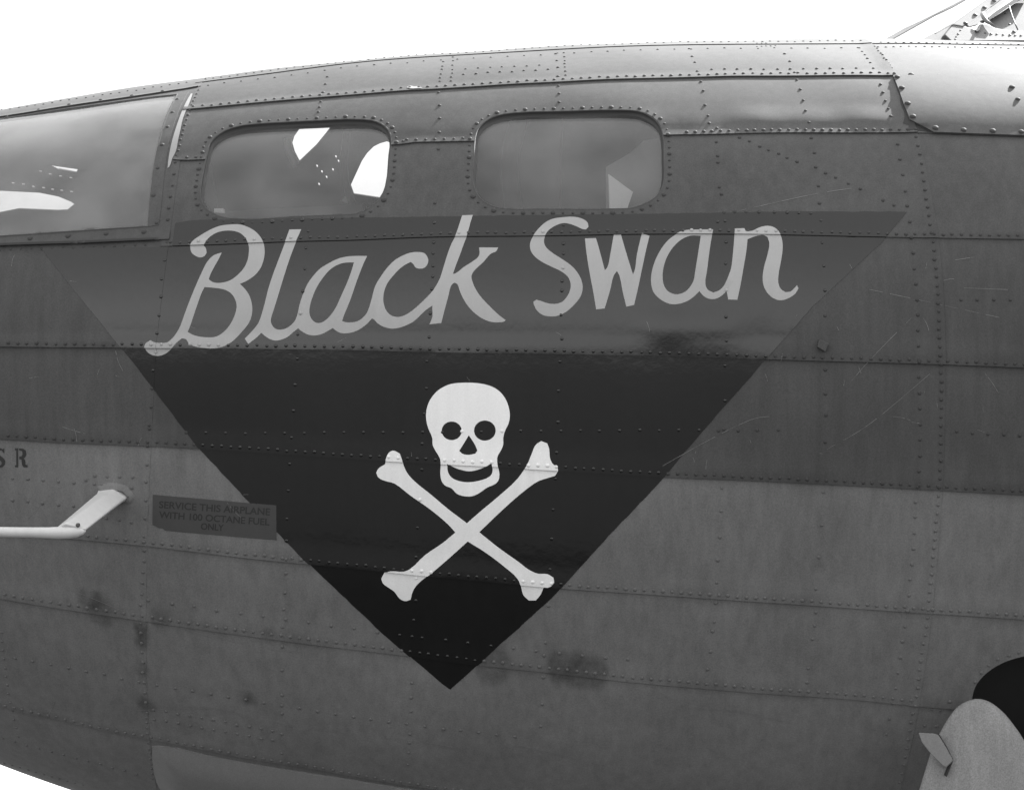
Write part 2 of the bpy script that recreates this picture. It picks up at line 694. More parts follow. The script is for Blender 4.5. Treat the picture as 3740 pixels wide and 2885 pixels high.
for ci, names in enumerate(COLS):
    for ri in range(len(names) + 1):
        top = (lambda x: np.full_like(x, T_TOP)) if ri == 0 else seam_curve(names[ri - 1])
        bot = (lambda x: np.full_like(x, T_BOT)) if ri == len(names) else seam_curve(names[ri])
        tuck_v = 0 if ri == 0 else .022 / VS
        # left and right border as functions of angle
        lf = (lambda t: np.full_like(t, X_MIN)) if ci == 0 else (lambda t, g=(ringL, ringR)[ci - 1]: g(t) - .02)
        rf = (lambda t: np.full_like(t, X_MAX)) if ci == 2 else (lambda t, g=(ringL, ringR)[ci]: g(t))

        def corner(xf, yf, dy, x0):
            x = np.array([x0])
            for _ in range(20):
                x = xf(yf(x) + dy)
            return float(x[0]), float((yf(x) + dy)[0])
        xs0 = -1.0 if ci == 0 else (-1.0 if ci == 1 else 1.3)
        A = corner(lf, top, tuck_v, xs0)
        B = corner(rf, top, tuck_v, 1.3)
        Cc = corner(rf, bot, 0, 1.3)
        Dd = corner(lf, bot, 0, xs0)
        ring = []
        n = max(4, int((B[0] - A[0]) / SP))
        xx = np.linspace(A[0], B[0], n)
        ring += list(zip(xx, top(xx) + tuck_v))
        m = max(3, int((B[1] - Cc[1]) * VS / SP))
        tt = np.linspace(B[1], Cc[1], m)[1:-1]
        ring += list(zip(rf(tt), tt))
        n = max(4, int((Cc[0] - Dd[0]) / SP))
        xx = np.linspace(Cc[0], Dd[0], n)
        ring += list(zip(xx, bot(xx)))
        m = max(3, int((A[1] - Dd[1]) * VS / SP))
        tt = np.linspace(Dd[1], A[1], m)[1:-1]
        ring += list(zip(lf(tt), tt))
        ring = [(a, b * VS) for a, b in ring]
        lo, hi = np.min(ring, 0), np.max(ring, 0)
        holes = []
        for h in HOLES:
            hl, hh = np.min(h, 0), np.max(h, 0)
            if hl[0] < hi[0] and hh[0] > lo[0] and hl[1] < hi[1] and hh[1] > lo[1]:
                holes.append(h)

        def inside(P, ring=ring, holes=holes):
            k = in_poly(P, ring)
            for h in holes:
                k &= ~in_poly(P, h)
            return k
        C, T = triangulate([ring] + holes, inside, SP)
        if len(T) == 0:
            continue
        v, f, s, (x, t) = solid_from(C, T, lambda x, t: lift(x, t, ri, ci), .0040)
        lower = COLS[ci].index('S5') < ri
        o = mesh_obj('skin_panel', v, f, M['grey'] if lower else M['drab'], smooth=s)
        st = stain_at(x, t)
        att = o.data.attributes.new('stain', 'FLOAT', 'POINT')
        val = np.zeros(len(v), np.float32)
        val[:len(st)] = st
        att.data.foreach_set('value', val)
        panel_obj[(ri, ci)] = o

SEAM_LINES = {}
for n in sm:
    SEAM_LINES[n] = [(x, float(sm[n](x)) * VS) for x in x_line]
tt = np.linspace(ringL.t[0], ringL.t[-1], 120)
RL_LINE = [(float(ringL(q)), q * VS) for q in tt]
tt = np.linspace(ringR.t[0], ringR.t[-1], 120)
RR_LINE = [(float(ringR(q)), q * VS) for q in tt]
CUT_LINES = [SEAM_LINES[n] for n in ('S1', 'S2', 'S3', 'S4', 'S5', 'S6', 'S7', 'S8', 'SLOT')] + [RL_LINE, RR_LINE]


def paint(name, rings, inside, mat, parent=root, extra=.0005, step=.02, thick=0, cuts=CUT_LINES):
    """a coat of paint (or thin plate) that follows every step of the sheets below it"""
    C, T = triangulate(rings, inside, step, cuts)
    cen = C[T].mean(1)
    r, c = panel_id(cen[:, 0], cen[:, 1] / VS)
    V, Fc, S = [], [], []
    for key in sorted(set(zip(r.tolist(), c.tolist()))):
        k = (r == key[0]) & (c == key[1])
        v, f, s, _ = solid_from(C, T[k], lambda x, t: lift(x, t, key[0], key[1]) + extra, thick)
        o = len(V)
        V += v
        Fc += [tuple(i + o for i in q) for q in f]
        S += s
    return mesh_obj(name, V, Fc, mat, parent, smooth=S)


def poly_paint(name, outer, mat, holes=(), **kw):
    def ins(P):
        k = in_poly(P, outer)
        for h in holes:
            k &= ~in_poly(P, h)
        return k
    return paint(name, [outer] + list(holes), ins, mat, **kw)


# ------------------------------------------------------------------ nose art
ZB = (.37987, 480, 700)
ZK = (.37987, 1200, 700)
ZS = (.5128, 1880, 700)
ZX = (.56366, 1300, 1300)
LET = []
LET.append((ZB, [(640, 440), (750, 375), (850, 335), (950, 322), (1050, 322), (1120, 345), (1190, 385), (1245, 445), (1275, 510), (1283, 590), (1275, 650), (1245, 735), (1190, 805), (1110, 860), (1045, 890), (1095, 940),
                 (1140, 1010), (1160, 1080), (1165, 1140), (1155, 1210), (1125, 1275), (1060, 1355), (990, 1430), (950, 1460), (890, 1490), (800, 1508), (700, 1503), (620, 1490), (560, 1460), (530, 1420), (490, 1412), (440, 1455),
                 (400, 1500), (350, 1545), (300, 1572), (250, 1580), (190, 1565), (150, 1535), (130, 1500), (145, 1460), (190, 1430), (230, 1450), (290, 1455), (350, 1450), (390, 1420), (430, 1370), (470, 1300), (500, 1220),
                 (540, 1110), (590, 980), (640, 860), (690, 750), (720, 690), (760, 640), (800, 610), (870, 588), (840, 650), (800, 720), (760, 800), (745, 845), (780, 870), (830, 880), (900, 872), (960, 850), (1020, 805),
                 (1080, 740), (1115, 670), (1130, 590), (1130, 530), (1115, 480), (1085, 435), (1040, 400), (980, 383), (920, 380), (850, 390), (790, 415), (740, 455), (710, 500), (695, 520), (715, 545), (725, 590), (705, 620),
                 (665, 635), (620, 622), (585, 595), (568, 555), (570, 515), (595, 475)],
            [[(705, 920), (680, 970), (640, 1080), (600, 1200), (570, 1290), (545, 1350), (600, 1380), (680, 1398), (780, 1402), (825, 1393), (880, 1360), (930, 1310), (970, 1250), (1000, 1180), (1013, 1120), (1010, 1070),
              (990, 1020), (960, 980), (920, 955), (870, 938), (800, 928)]]))
LET.append((ZB, [(1520, 370), (1635, 368), (1580, 500), (1500, 720), (1410, 1010), (1370, 1140), (1345, 1220), (1345, 1260), (1365, 1300), (1400, 1325), (1440, 1328), (1490, 1315), (1540, 1280), (1575, 1240), (1597, 1190), (1640, 1150),
                 (1680, 1250), (1605, 1315), (1560, 1350), (1500, 1400), (1440, 1425), (1390, 1433), (1340, 1420), (1290, 1390), (1252, 1358), (1200, 1410), (1130, 1465), (1095, 1415), (1160, 1345), (1220, 1270), (1255, 1180), (1285, 1070),
                 (1320, 930), (1370, 780), (1420, 650), (1480, 490)], []))
LET.append((ZK, [(-290, 1150), (-275, 1080), (-240, 980), (-200, 890), (-150, 820), (-80, 745), (0, 695), (90, 650), (180, 628), (260, 622), (372, 622), (340, 690), (300, 790), (260, 900), (220, 1020), (180, 1120), (150, 1190), (132, 1245),
                 (170, 1257), (230, 1258), (290, 1243), (340, 1205), (375, 1160), (395, 1110), (430, 1080), (470, 1200), (420, 1222), (380, 1265), (330, 1305), (270, 1340), (200, 1360), (130, 1362), (85, 1345), (40, 1312), (-5, 1340),
                 (-65, 1370), (-135, 1383), (-195, 1375), (-245, 1350), (-290, 1315), (-310, 1250)],
            [[(245, 685), (205, 685), (145, 690), (75, 715), (5, 765), (-65, 850), (-115, 930), (-150, 1010), (-175, 1090), (-183, 1160), (-175, 1200), (-150, 1240), (-115, 1262), (-75, 1262), (-25, 1235), (25, 1185), (75, 1110), (125, 1000),
              (175, 890), (220, 770)]]))
LET.append((ZK, [(395, 1110), (420, 1020), (440, 940), (460, 890), (490, 840), (560, 740), (640, 660), (720, 615), (800, 588), (870, 585), (920, 595), (950, 630), (960, 670), (945, 715), (915, 740), (875, 745), (840, 735), (815, 700), (790, 680),
                 (740, 705), (680, 750), (620, 815), (570, 880), (540, 950), (528, 1030), (535, 1090), (560, 1150), (600, 1190), (650, 1207), (710, 1200), (770, 1172), (850, 1110), (930, 1035), (1000, 960), (1040, 900), (1100, 900), (1040, 1080),
                 (1000, 1100), (940, 1140), (880, 1195), (820, 1250), (740, 1290), (660, 1315), (600, 1318), (530, 1300), (470, 1265), (440, 1232), (420, 1222), (380, 1200)], []))
LET.append((ZK, [(1285, 232), (1388, 228), (1365, 300), (1330, 430), (1300, 510), (1265, 610), (1230, 700), (1197, 795), (1215, 793), (1300, 730), (1400, 665), (1440, 630), (1452, 600), (1448, 540), (1632, 540), (1610, 578), (1570, 595),
                 (1540, 620), (1490, 680), (1430, 735), (1390, 780), (1375, 820), (1385, 870), (1420, 950), (1470, 1020), (1550, 1105), (1640, 1190), (1703, 1237), (1690, 1250), (1640, 1258), (1560, 1253), (1480, 1222), (1400, 1165), (1340, 1100),
                 (1290, 1020), (1260, 950), (1240, 895), (1215, 880), (1195, 890), (1175, 920), (1155, 1000), (1120, 1130), (1085, 1265), (972, 1278), (1000, 1205), (1000, 1100), (1010, 1060), (990, 980), (1040, 900), (1075, 830), (1100, 750),
                 (1140, 620), (1180, 510), (1220, 430), (1250, 340)], []))
LET.append((ZS, [(330, 187), (430, 183), (490, 200), (520, 225), (525, 255), (505, 275), (480, 270), (440, 250), (380, 230), (340, 228), (290, 245), (240, 280), (212, 330), (210, 370), (230, 405), (280, 445), (350, 490), (410, 535), (455, 590),
                 (480, 650), (483, 700), (465, 755), (420, 810), (370, 855), (310, 885), (250, 890), (200, 880), (160, 850), (138, 810), (133, 785), (155, 772), (190, 782), (240, 798), (300, 800), (340, 785), (375, 745), (395, 700), (398, 655),
                 (380, 610), (340, 575), (270, 540), (200, 505), (150, 470), (118, 430), (108, 390), (115, 350), (140, 305), (170, 265), (220, 220), (270, 197)], []))
LET.append((ZS, [(500, 335), (578, 333), (590, 370), (620, 480), (642, 562), (660, 540), (680, 450), (705, 310), (757, 308), (780, 390), (810, 490), (842, 592), (855, 560), (870, 450), (905, 300), (960, 315), (935, 420), (905, 560), (880, 680),
                 (850, 808), (795, 820), (770, 720), (745, 600), (728, 568), (705, 600), (685, 680), (660, 770), (640, 833), (580, 840), (560, 720), (530, 560), (510, 430)], []))
LET.append((ZS, [(1200, 280), (1290, 273), (1413, 272), (1400, 340), (1385, 440), (1370, 560), (1358, 660), (1375, 700), (1415, 720), (1455, 705), (1490, 670), (1515, 620), (1560, 640), (1505, 712), (1470, 745), (1430, 765), (1385, 765),
                 (1345, 745), (1315, 710), (1280, 745), (1230, 780), (1160, 802), (1100, 800), (1040, 770), (990, 720), (972, 660), (972, 600), (990, 520), (1025, 440), (1080, 360), (1140, 310)],
            [[(1325, 315), (1250, 315), (1190, 340), (1130, 395), (1085, 465), (1060, 540), (1053, 600), (1060, 660), (1085, 705), (1130, 730), (1175, 730), (1220, 710), (1255, 670), (1275, 630), (1285, 570), (1300, 480)]]))
LET.append((ZS, [(1568, 265), (1635, 263), (1645, 285), (1690, 283), (1740, 258), (1800, 245), (1850, 258), (1885, 295), (1905, 350), (1907, 420), (1895, 500), (1880, 580), (1877, 650), (1895, 695), (1930, 718), (1965, 712), (1990, 690),
                 (2010, 668), (2020, 690), (2000, 725), (1960, 755), (1900, 775), (1850, 765), (1805, 730), (1775, 680), (1765, 620), (1775, 540), (1800, 450), (1813, 370), (1800, 325), (1775, 312), (1730, 315), (1658, 340), (1650, 420),
                 (1630, 540), (1605, 680), (1585, 772), (1520, 770), (1510, 715), (1490, 700), (1515, 620), (1540, 550), (1553, 450), (1562, 350)], []))
letters = [(uvs(smooth_closed(zm(o, *z), 3)), [uvs(smooth_closed(zm(h, *z), 3)) for h in hs]) for z, o, hs in LET]


def in_letter(P, i):
    k = in_poly(P, letters[i][0])
    for h in letters[i][1]:
        k &= ~in_poly(P, h)
    return k


def in_any_letter(P):
    k = np.zeros(len(P), bool)
    for i in range(len(letters)):
        k |= in_letter(P, i)
    return k


skull_o = [(700, 173), (780, 175), (860, 190), (920, 220), (965, 270), (990, 330), (998, 390), (988, 440), (968, 480), (955, 530), (955, 570), (945, 600), (918, 650), (918, 700), (930, 760), (925, 800), (905, 825), (850, 850), (800, 885), (755, 905),
           (700, 905), (655, 890), (620, 855), (575, 835), (555, 805), (547, 760), (550, 690), (545, 660), (515, 610), (498, 575), (495, 530), (470, 470), (457, 420), (455, 370), (465, 320), (490, 270), (530, 225), (590, 190), (640, 177)]
eye_l = [(621 + 65 * math.cos(a), 484 + 60 * math.sin(a)) for a in np.linspace(0, 2 * math.pi, 20)[:-1]]
eye_r = [(836 + 70 * math.cos(a), 482 + 65 * math.sin(a)) for a in np.linspace(0, 2 * math.pi, 20)[:-1]]
nose_h = [(732, 512), (770, 570), (788, 610), (775, 630), (730, 638), (690, 630), (670, 612), (700, 565)]
mouth = [(592, 695), (640, 722), (690, 738), (735, 745), (790, 735), (840, 715), (880, 690), (885, 750), (865, 780), (800, 805), (735, 815), (670, 808), (620, 785), (597, 750)]
bones_o = [(245, 612), (285, 630), (300, 670), (310, 710), (335, 760), (380, 810), (480, 890), (600, 990), (720, 1080), (800, 1010), (920, 910), (1050, 790), (1110, 700), (1140, 630), (1165, 575), (1200, 550), (1240, 565), (1252, 600), (1258, 660),
           (1275, 695), (1305, 715), (1310, 740), (1290, 775), (1240, 790), (1180, 810), (1100, 865), (960, 985), (800, 1138), (920, 1235), (1060, 1335), (1120, 1380), (1180, 1405), (1240, 1408), (1280, 1430), (1285, 1460), (1265, 1485), (1215, 1500),
           (1195, 1545), (1165, 1580), (1120, 1580), (1085, 1545), (1070, 1490), (1050, 1440), (960, 1360), (840, 1270), (725, 1198), (600, 1310), (480, 1410), (400, 1475), (370, 1520), (355, 1575), (320, 1585), (285, 1570), (250, 1525), (215, 1500),
           (175, 1470), (165, 1440), (185, 1400), (230, 1388), (310, 1390), (350, 1375), (450, 1285), (560, 1210), (645, 1140), (600, 1090), (480, 990), (350, 900), (250, 825), (180, 805), (145, 785), (132, 755), (145, 730), (190, 700), (200, 650), (220, 620)]
sk_uv = uvs(smooth_closed(zm(skull_o, *ZX), 3))
sk_holes = [uvs(smooth_closed(zm(h, *ZX), 3)) for h in (eye_l, eye_r, nose_h, mouth)]
bo_uv = uvs(smooth_closed(zm(bones_o, *ZX), 3))
# the black triangle; its outline is brushed by hand
tri_px = densify([(150, 907), (230, 1010), (500, 1340), (725, 1637), (1066, 2000), (1396, 2313), (1643, 2517), (2011, 2187), (2181, 2002), (2426, 1742), (2500, 1650), (2761, 1353), (2970, 1118), (3218, 889), (3312, 774), (2900, 772), (2440, 780),
                  (1500, 793), (700, 806), (640, 815), (630, 904)], 30)
tri_px = [(a + random.gauss(0, .7), b + random.gauss(0, .7)) for a, b in tri_px]
tri_uv = uvs(tri_px)


def in_skull(P):
    k = in_poly(P, sk_uv)
    for h in sk_holes:
        k &= ~in_poly(P, h)
    return k | in_poly(P, bo_uv)


win_all = [w1_uv, w2_uv]


def in_tri(P):
    k = in_poly(P, tri_uv)
    for w in win_all + [nose_uv]:
        k &= ~in_poly(P, w)
    return k


tri = paint('triangle_emblem', [tri_uv] + win_all, in_tri, M['black'], extra=.0011, step=.016)
tri['label'] = 'black gloss painted triangle pointing down'
taken = []
for i in range(len(letters)):
    def ins(P, i=i, prev=tuple(taken)):
        k = in_letter(P, i)
        for j in prev:
            k &= ~in_letter(P, j)
        return k
    rings = [letters[i][0]] + letters[i][1]
    near = [letters[j][0] for j in taken if abs(j - i) == 1]
    paint('letter', rings + near, ins, M['letter'], tri, extra=.0018, step=.014)
    taken.append(i)
poly_paint('skull', sk_uv, M['white'], sk_holes, parent=tri, extra=.0018, step=.014)
poly_paint('crossed_bones', bo_uv, M['white'], parent=tri, extra=.0018, step=.014)

# ------------------------------------------------------------------ overlaid plates, placard, stencil
doubler = [(1667, 213), (1664, 262), (1662, 318), (1840, 308), (2085, 296), (2080, 240), (2074, 184), (1870, 196)]
plate = [(3261, 286), (3300, 390), (3322, 446), (3410, 492), (3740, 503), (4100, 512), (4100, 284), (3740, 281), (3500, 279)]
plate_uv = uvs(plate)
C, T = triangulate([plate_uv], lambda P: in_poly(P, plate_uv), .02)
v, f, sh, _ = solid_from(C, T, lambda x, t: dents(x, t) + .0075, .0065)
mesh_obj('cover_plate', v, f, M['drab'], smooth=sh)
wear = [(3262, 292), (3282, 330), (3290, 385), (3303, 420), (3298, 455), (3320, 462), (3312, 484), (3345, 480), (3395, 487), (3405, 488), (3322, 450), (3300, 392)]
poly_paint('worn_patch', uvs(smooth_closed(wear, 3)), M['dark'], extra=.0006)
chip = [(1486, 327), (1493, 321), (1503, 319), (1512, 323), (1526, 322), (1538, 327), (1545, 330), (1528, 331), (1500, 332)]
poly_paint('paint_chip', uvs(smooth_closed(chip, 3)), M['metal'], extra=.0012, step=.006)
strip = [(698, 345), (704, 346), (694, 376), (680, 408), (668, 440), (660, 478), (652, 512), (643, 555), (630, 580), (619, 610), (612, 616), (617, 575), (626, 530), (637, 490), (650, 450), (664, 412), (682, 372)]
poly_paint('bare_metal_strip', uvs(smooth_closed(strip, 3)), M['metal'], extra=.0016, step=.008)

ZP = (.5037, 0, 1500)
plac = zm([(1107, 608), (1500, 642), (2003, 685), (2005, 937), (1600, 903), (1240, 872), (1195, 868), (1182, 852), (1150, 850), (1130, 835), (1105, 828)], *ZP)
plq = poly_paint('placard', uvs(plac), M['placard'], extra=.0012, thick=.0008, step=.012)
plq['label'] = 'dark fuel service placard with torn lower left corner'


def text_shapes(s):
    cu = bpy.data.curves.new('t', 'FONT')
    cu.body = s
    cu.offset = .018
    ob = bpy.data.objects.new('t', cu)
    COL.objects.link(ob)
    dg = bpy.context.evaluated_depsgraph_get()
    me = bpy.data.meshes.new_from_object(ob.evaluated_get(dg))
    v = np.array([(q.co.x, q.co.y) for q in me.vertices])
    f = [tuple(p.vertices) for p in me.polygons]
    bpy.data.objects.remove(ob)
    bpy.data.curves.remove(cu)
    bpy.data.meshes.remove(me)
    return v, f


def text_on_skin(s, a, b, h, name, mat, parent, extra):
    """a, b: pixels of the left and right end of the base line; h: cap height in pixels"""
    v, f = text_shapes(s)
    v -= [v[:, 0].min(), 0]
    wx = v[:, 0].max()
    hy = v[:, 1].max()
    a, b = np.array(a, float), np.array(b, float)
    V = []
    for x, y in v:
        p = a + (b - a) * x / wx + np.array((.06, -1)) * h * y / hy
        V.append(at_skin(p[0], p[1], extra)[0])
    return mesh_obj(name, V, f, mat, parent, smooth=False)


for s, a, b, h in (('SERVICE THIS AIRPLANE', (1152, 703), (1958, 757), 50), ('WITH 100 OCTANE FUEL', (1152, 775), (1953, 829), 48), ('ONLY', (1456, 858), (1622, 869), 46)):
    text_on_skin(s, zm([a], *ZP)[0], zm([b], *ZP)[0], h * .5037, 'placard_text', M['ink'], plq, .0017)

sten_R = [[(80, 272), (108, 272), (108, 286), (118, 286), (118, 395), (108, 395), (108, 408), (132, 410), (132, 272)],
          [(138, 272), (170, 275), (188, 290), (192, 318), (182, 338), (172, 345), (182, 360), (184, 390), (200, 394), (200, 410), (172, 410), (160, 392), (156, 355), (140, 350), (140, 332), (158, 328), (164, 312), (160, 292), (140, 288)]]
sten_S = [[(32, 272), (32, 305), (24, 305), (14, 288), (-6, 287), (-18, 298), (-8, 320), (22, 340), (38, 362), (36, 390), (16, 410), (-14, 412), (-14, 396), (6, 394), (14, 378), (4, 362), (-28, 342), (-44, 318), (-40, 292), (-20, 273), (4, 270), (20, 279)]]
for grp in (sten_S, sten_R):
    ps = [uvs(smooth_closed(zm(q, *ZP), 2, 30)) for q in grp]

    def ins(P, ps=ps):
        k = np.zeros(len(P), bool)
        for q in ps:
            k |= in_poly(P, q)
        return k
    paint('stencil_letter', ps, ins, M['ink'], extra=.0007, step=.008)

SCR = [[(2420, 1700), (2560, 1622), (2680, 1560), (2760, 1527), (2820, 1520)], [(3110, 1390), (3200, 1290), (3330, 1160)], [(3150, 1052), (3400, 1105), (3650, 1160)], [(3470, 953), (3560, 940)], [(540, 2255), (800, 2330), (1100, 2385)],
       [(150, 2110), (400, 2210), (540, 2265)], [(500, 2590), (780, 2585), (1000, 2640), (1400, 2690), (1680, 2735)], [(3020, 1640), (3180, 1545), (3420, 1345)], [(2700, 770), (2950, 715), (3110, 690)], [(3520, 1052), (3720, 1060)], [(2950, 2290), (2990, 2345)],
       [(3290, 2560), (3480, 2620)], [(2960, 1870), (3090, 1890)], [(2400, 2600), (2640, 2590), (2900, 2640)], [(280, 2420), (120, 2470)], [(1880, 2720), (2200, 2790)], [(2360, 1850), (2450, 1890)], [(3480, 1990), (3640, 2030)]]
for _ in range(170):
    a, b = random.uniform(30, 3700), random.uniform(880, 2830)
    if random.random() < .8 and abs(a - 1650) < (2560 - b) * .95 and b < 2500:
        continue
    if a > 3450 and b > 2300:
        continue
    an = random.gauss(1.45, .35) if random.random() < .6 else random.uniform(-.5, .5)
    ln = random.uniform(12, 90) * random.choice((.4, .6, 1))
    bend = random.uniform(-.12, .12)
    SCR.append([(a, b), (a + ln * .5 * math.cos(an), b + ln * .5 * math.sin(an)), (a + ln * math.cos(an + bend), b + ln * math.sin(an + bend))])
SV, SF = [], []
for l in SCR:
    q = densify(smooth_open(l, 5), 22)
    for (a, b), (c, d) in zip(q[:-1], q[1:]):
        if random.random() < .12:
            continue
        ln = math.hypot(c - a, d - b) + 1e-6
        w = random.uniform(.3, .9)
        nx, ny = -(d - b) / ln * w, (c - a) / ln * w
        o = len(SV)
        SV += [at_skin(u, v_, .0015)[0] for u, v_ in ((a - nx, b - ny), (c - nx, d - ny), (c + nx, d + ny), (a + nx, b + ny))]
        SF.append((o, o + 3, o + 2, o + 1))
sc_o = mesh_obj('scratches', SV, SF, M['scratch'], smooth=False)
sc_o['kind'] = 'stuff'

# ------------------------------------------------------------------ windows
def offset_ring(ring, d):
    n = len(ring)
    R = np.array(ring)
    area = .5 * np.sum(R[:, 0] * np.roll(R[:, 1], -1) - np.roll(R[:, 0], -1) * R[:, 1])
    sg = 1 if area > 0 else -1
    out = []
    for i in range(n):
        tg = R[(i + 1) % n] - R[i - 1]
        tg /= np.linalg.norm(tg) + 1e-12
        nn = np.array((tg[1], -tg[0])) * sg
        out.append(tuple(R[i] + nn * d))
    return out


def loft(name, rings_h, mat, parent=root, smooth=True):
    """rings_h: list of (uv ring, height over bare surface) joined one to the next"""
    V, Fc = [], []
    n = len(rings_h[0][0])
    for ring, h in rings_h:
        R = np.array(ring)
        hh = h + dents(R[:, 0], R[:, 1] / VS)
        V += list(surf(R[:, 0], R[:, 1] / VS, hh))
    for k in range(len(rings_h) - 1):
        for i in range(n):
            j = (i + 1) % n
            Fc.append((k * n + i, k * n + j, (k + 1) * n + j, (k + 1) * n + i))
    return mesh_obj(name, V, Fc, mat, parent, smooth)


def pane(name, ring, h, mat, parent, step=.03, thick=.004):
    C, T = triangulate([ring], lambda P: in_poly(P, ring), step)
    v, f, s, _ = solid_from(C, T, lambda x, t: np.zeros_like(x) + h, thick, back=True)
    return mesh_obj(name, v, f, mat, parent, smooth=s)


win_objs = []
for ring in (w1_uv, w2_uv):
    ring = resample(ring, .02)
    o = loft('window', [(offset_ring(ring, .004), -.0008), (offset_ring(ring, .0005), .0012), (offset_ring(ring, -.0015), .0010), (offset_ring(ring, -.0025), -.001)], M['drab'])
    loft('gasket_dark_edge', [(offset_ring(ring, -.0022), -.0004), (offset_ring(ring, -.0028), -.012), (offset_ring(ring, -.007), -.0125), (offset_ring(ring, -.007), -.022)], M['gasket_dark_edge'], o)  # gasket lip; reveal wall blackened to paint in its shadow line
    pane('pane', offset_ring(ring, -.004), -.0135, M['glass'], o)
    win_objs.append(o)
nose_r = resample(nose_uv, .03)
nose_win = loft('nose_window', [(offset_ring(nose_r, .003), .0005), (offset_ring(nose_r, .0005), .0022), (offset_ring(nose_r, -.002), .0018), (offset_ring(nose_r, -.002), -.008)], M['drab'])
pane('pane', offset_ring(nose_r, -.001), -.001, M['nose_glass'], nose_win, step=.04)
# raised frame strips that hold the nose glazing down: sill and rear post
post = [(655, 340), (690, 336), (655, 400), (632, 470), (612, 560), (598, 660), (588, 760), (580, 822), (540, 828), (551, 717), (565, 603), (584, 513), (612, 423), (648, 349)]
poly_paint('glazing_strip', uvs(smooth_closed(post, 3)), M['drab'], extra=.0012, thick=.002, cuts=[])
# a slot under the sill
slot = [(0, 893), (285, 884), (560, 873), (582, 873), (582, 879), (560, 880), (285, 892), (0, 901), (-300, 915), (-300, 906)]
poly_paint('sill_gap', uvs(slot), M['dark'], extra=.0042, step=.02, cuts=[])

# ------------------------------------------------------------------ rivets and screws
RIV = []                      # (px, py, radius)


def row(pts, spacing, r=.0046, jit=1.0, dy=0, x0=None, x1=None):
    q = smooth_open(pts, 6) if len(pts) > 2 else densify(pts, 10)
    if x0 is not None:
        q = [p for p in densify(q, 6) if x0 <= p[0] <= x1]
    d = 0.0
    nxt = spacing * random.uniform(.1, .6) if x0 is not None else 0
    for a, b in zip(q[:-1], q[1:]):
        l = math.hypot(b[0] - a[0], b[1] - a[1])
        while l > 0 and nxt <= d + l:
            k = (nxt - d) / l
            RIV.append((a[0] + (b[0] - a[0]) * k + random.gauss(0, jit), a[1] + (b[1] - a[1]) * k + dy + random.gauss(0, jit), r))
            nxt += spacing
        d += l


def dots(pts, r=.0046):
    for a, b in pts:
        RIV.append((a, b, r))


row(S0, 30, .0036, dy=-9, x0=740, x1=3160)
row(S0, 61, .0036, dy=14, x0=740, x1=3160)
row(S0, 28, .0036, dy=-2, x0=3200, x1=4000)
row(S0, 28, .0036, dy=11, x0=3200, x1=4000)
row(S1, 33, .0048, dy=-9, x0=700, x1=3250)
row(S2, 34, .0044, dy=-9, x0=640, x1=735)
row(S2, 34, .0044, dy=-10, x0=1450, x1=1720)
row(S2, 31, .0050, dy=-11, x0=2500, x1=3350)
row(S3, 34, .0046, dy=-13, x0=612, x1=4000)
row(S4, 35, .0046, dy=-13, x0=-300, x1=4000)
row(S5, 34, .0046, dy=-15, x0=-300, x1=4000)
row(S6, 34, .0046, dy=-15, x0=-300, x1=4000)
row(S7, 34, .0046, dy=-18, x0=-300, x1=3345)
row(S8, 32, .0044, dy=-9, x0=-300, x1=1700)
row(GTOP, 31, .0036, dy=-24, x0=-200, x1=700)
row(SLOT, 38, .0034, dy=14, x0=-100, x1=560)
row([(680, 1579), (1000, 1582), (2000, 1573), (2900, 1571)], 72, .0042)
row([(544, 2192), (1316, 2300), (2118, 2393), (2310, 2409)], 84)
row([(55, 2402), (310, 2450), (571, 2500), (839, 2544), (1104, 2587), (1445, 2637), (1900, 2690)], 66)
row([(563, 2590), (733, 2619), (1000, 2667)], 44)
row([(564, 2625), (733, 2654), (1000, 2702)], 44)
row([(10, 2694), (189, 2745), (355, 2790), (521, 2832)], 46)
row([(-40, 2762), (20, 2785), (166, 2828), (312, 2868)], 30, .0036)
row([(5, 2310), (18, 2445), (45, 2600), (70, 2700)], 32, .0040)
dots([(45, 1747), (101, 1749), (156, 1754), (212, 1759), (269, 1763), (312, 1754), (345, 1738), (390, 1741), (436, 1742), (484, 1743), (343, 1768), (372, 1773), (399, 1775), (428, 1776), (456, 1780), (480, 1782),
      (45, 1827), (101, 1831), (154, 1838), (212, 1844), (267, 1848), (388, 1893), (436, 1899), (479, 1908)], .0048)
row([(731, 316), (712, 355), (695, 399)], 15, .0036)
row([(693, 405), (679, 442), (657, 522), (643, 575)], 19, .0042)
row([(640, 595), (631, 665), (617, 750), (612, 822)], 42)
row([(610, 886), (603, 935), (588, 1067), (573, 1234), (565, 1312), (552, 1460), (544, 1563)], 67)
row([(544, 1563), (536, 1674), (528, 1928), (526, 2004)], 66)
row([(526, 2010), (519, 2160), (511, 2235)], 40)
row([(512, 2275), (524, 2447), (534, 2584)], 36)
row([(536, 2600), (541, 2704), (559, 2855)], 19, .0036)
RMAIN = [(3346, 505), (3366, 604), (3394, 798), (3408, 896), (3427, 1095), (3433, 1290), (3438, 1370), (3436, 1540), (3431, 1760), (3413, 1986), (3398, 2146), (3384, 2282), (3363, 2405), (3349, 2535), (3328, 2630), (3307, 2757), (3280, 2880)]
row(RMAIN, 32)
row([(3278, 528), (3299, 644), (3320, 804), (3331, 889), (3345, 1030), (3351, 1131), (3357, 1400), (3360, 1640), (3346, 1830), (3335, 2017), (3314, 2222), (3286, 2409), (3272, 2511), (3250, 2624), (3229, 2729)], 57)
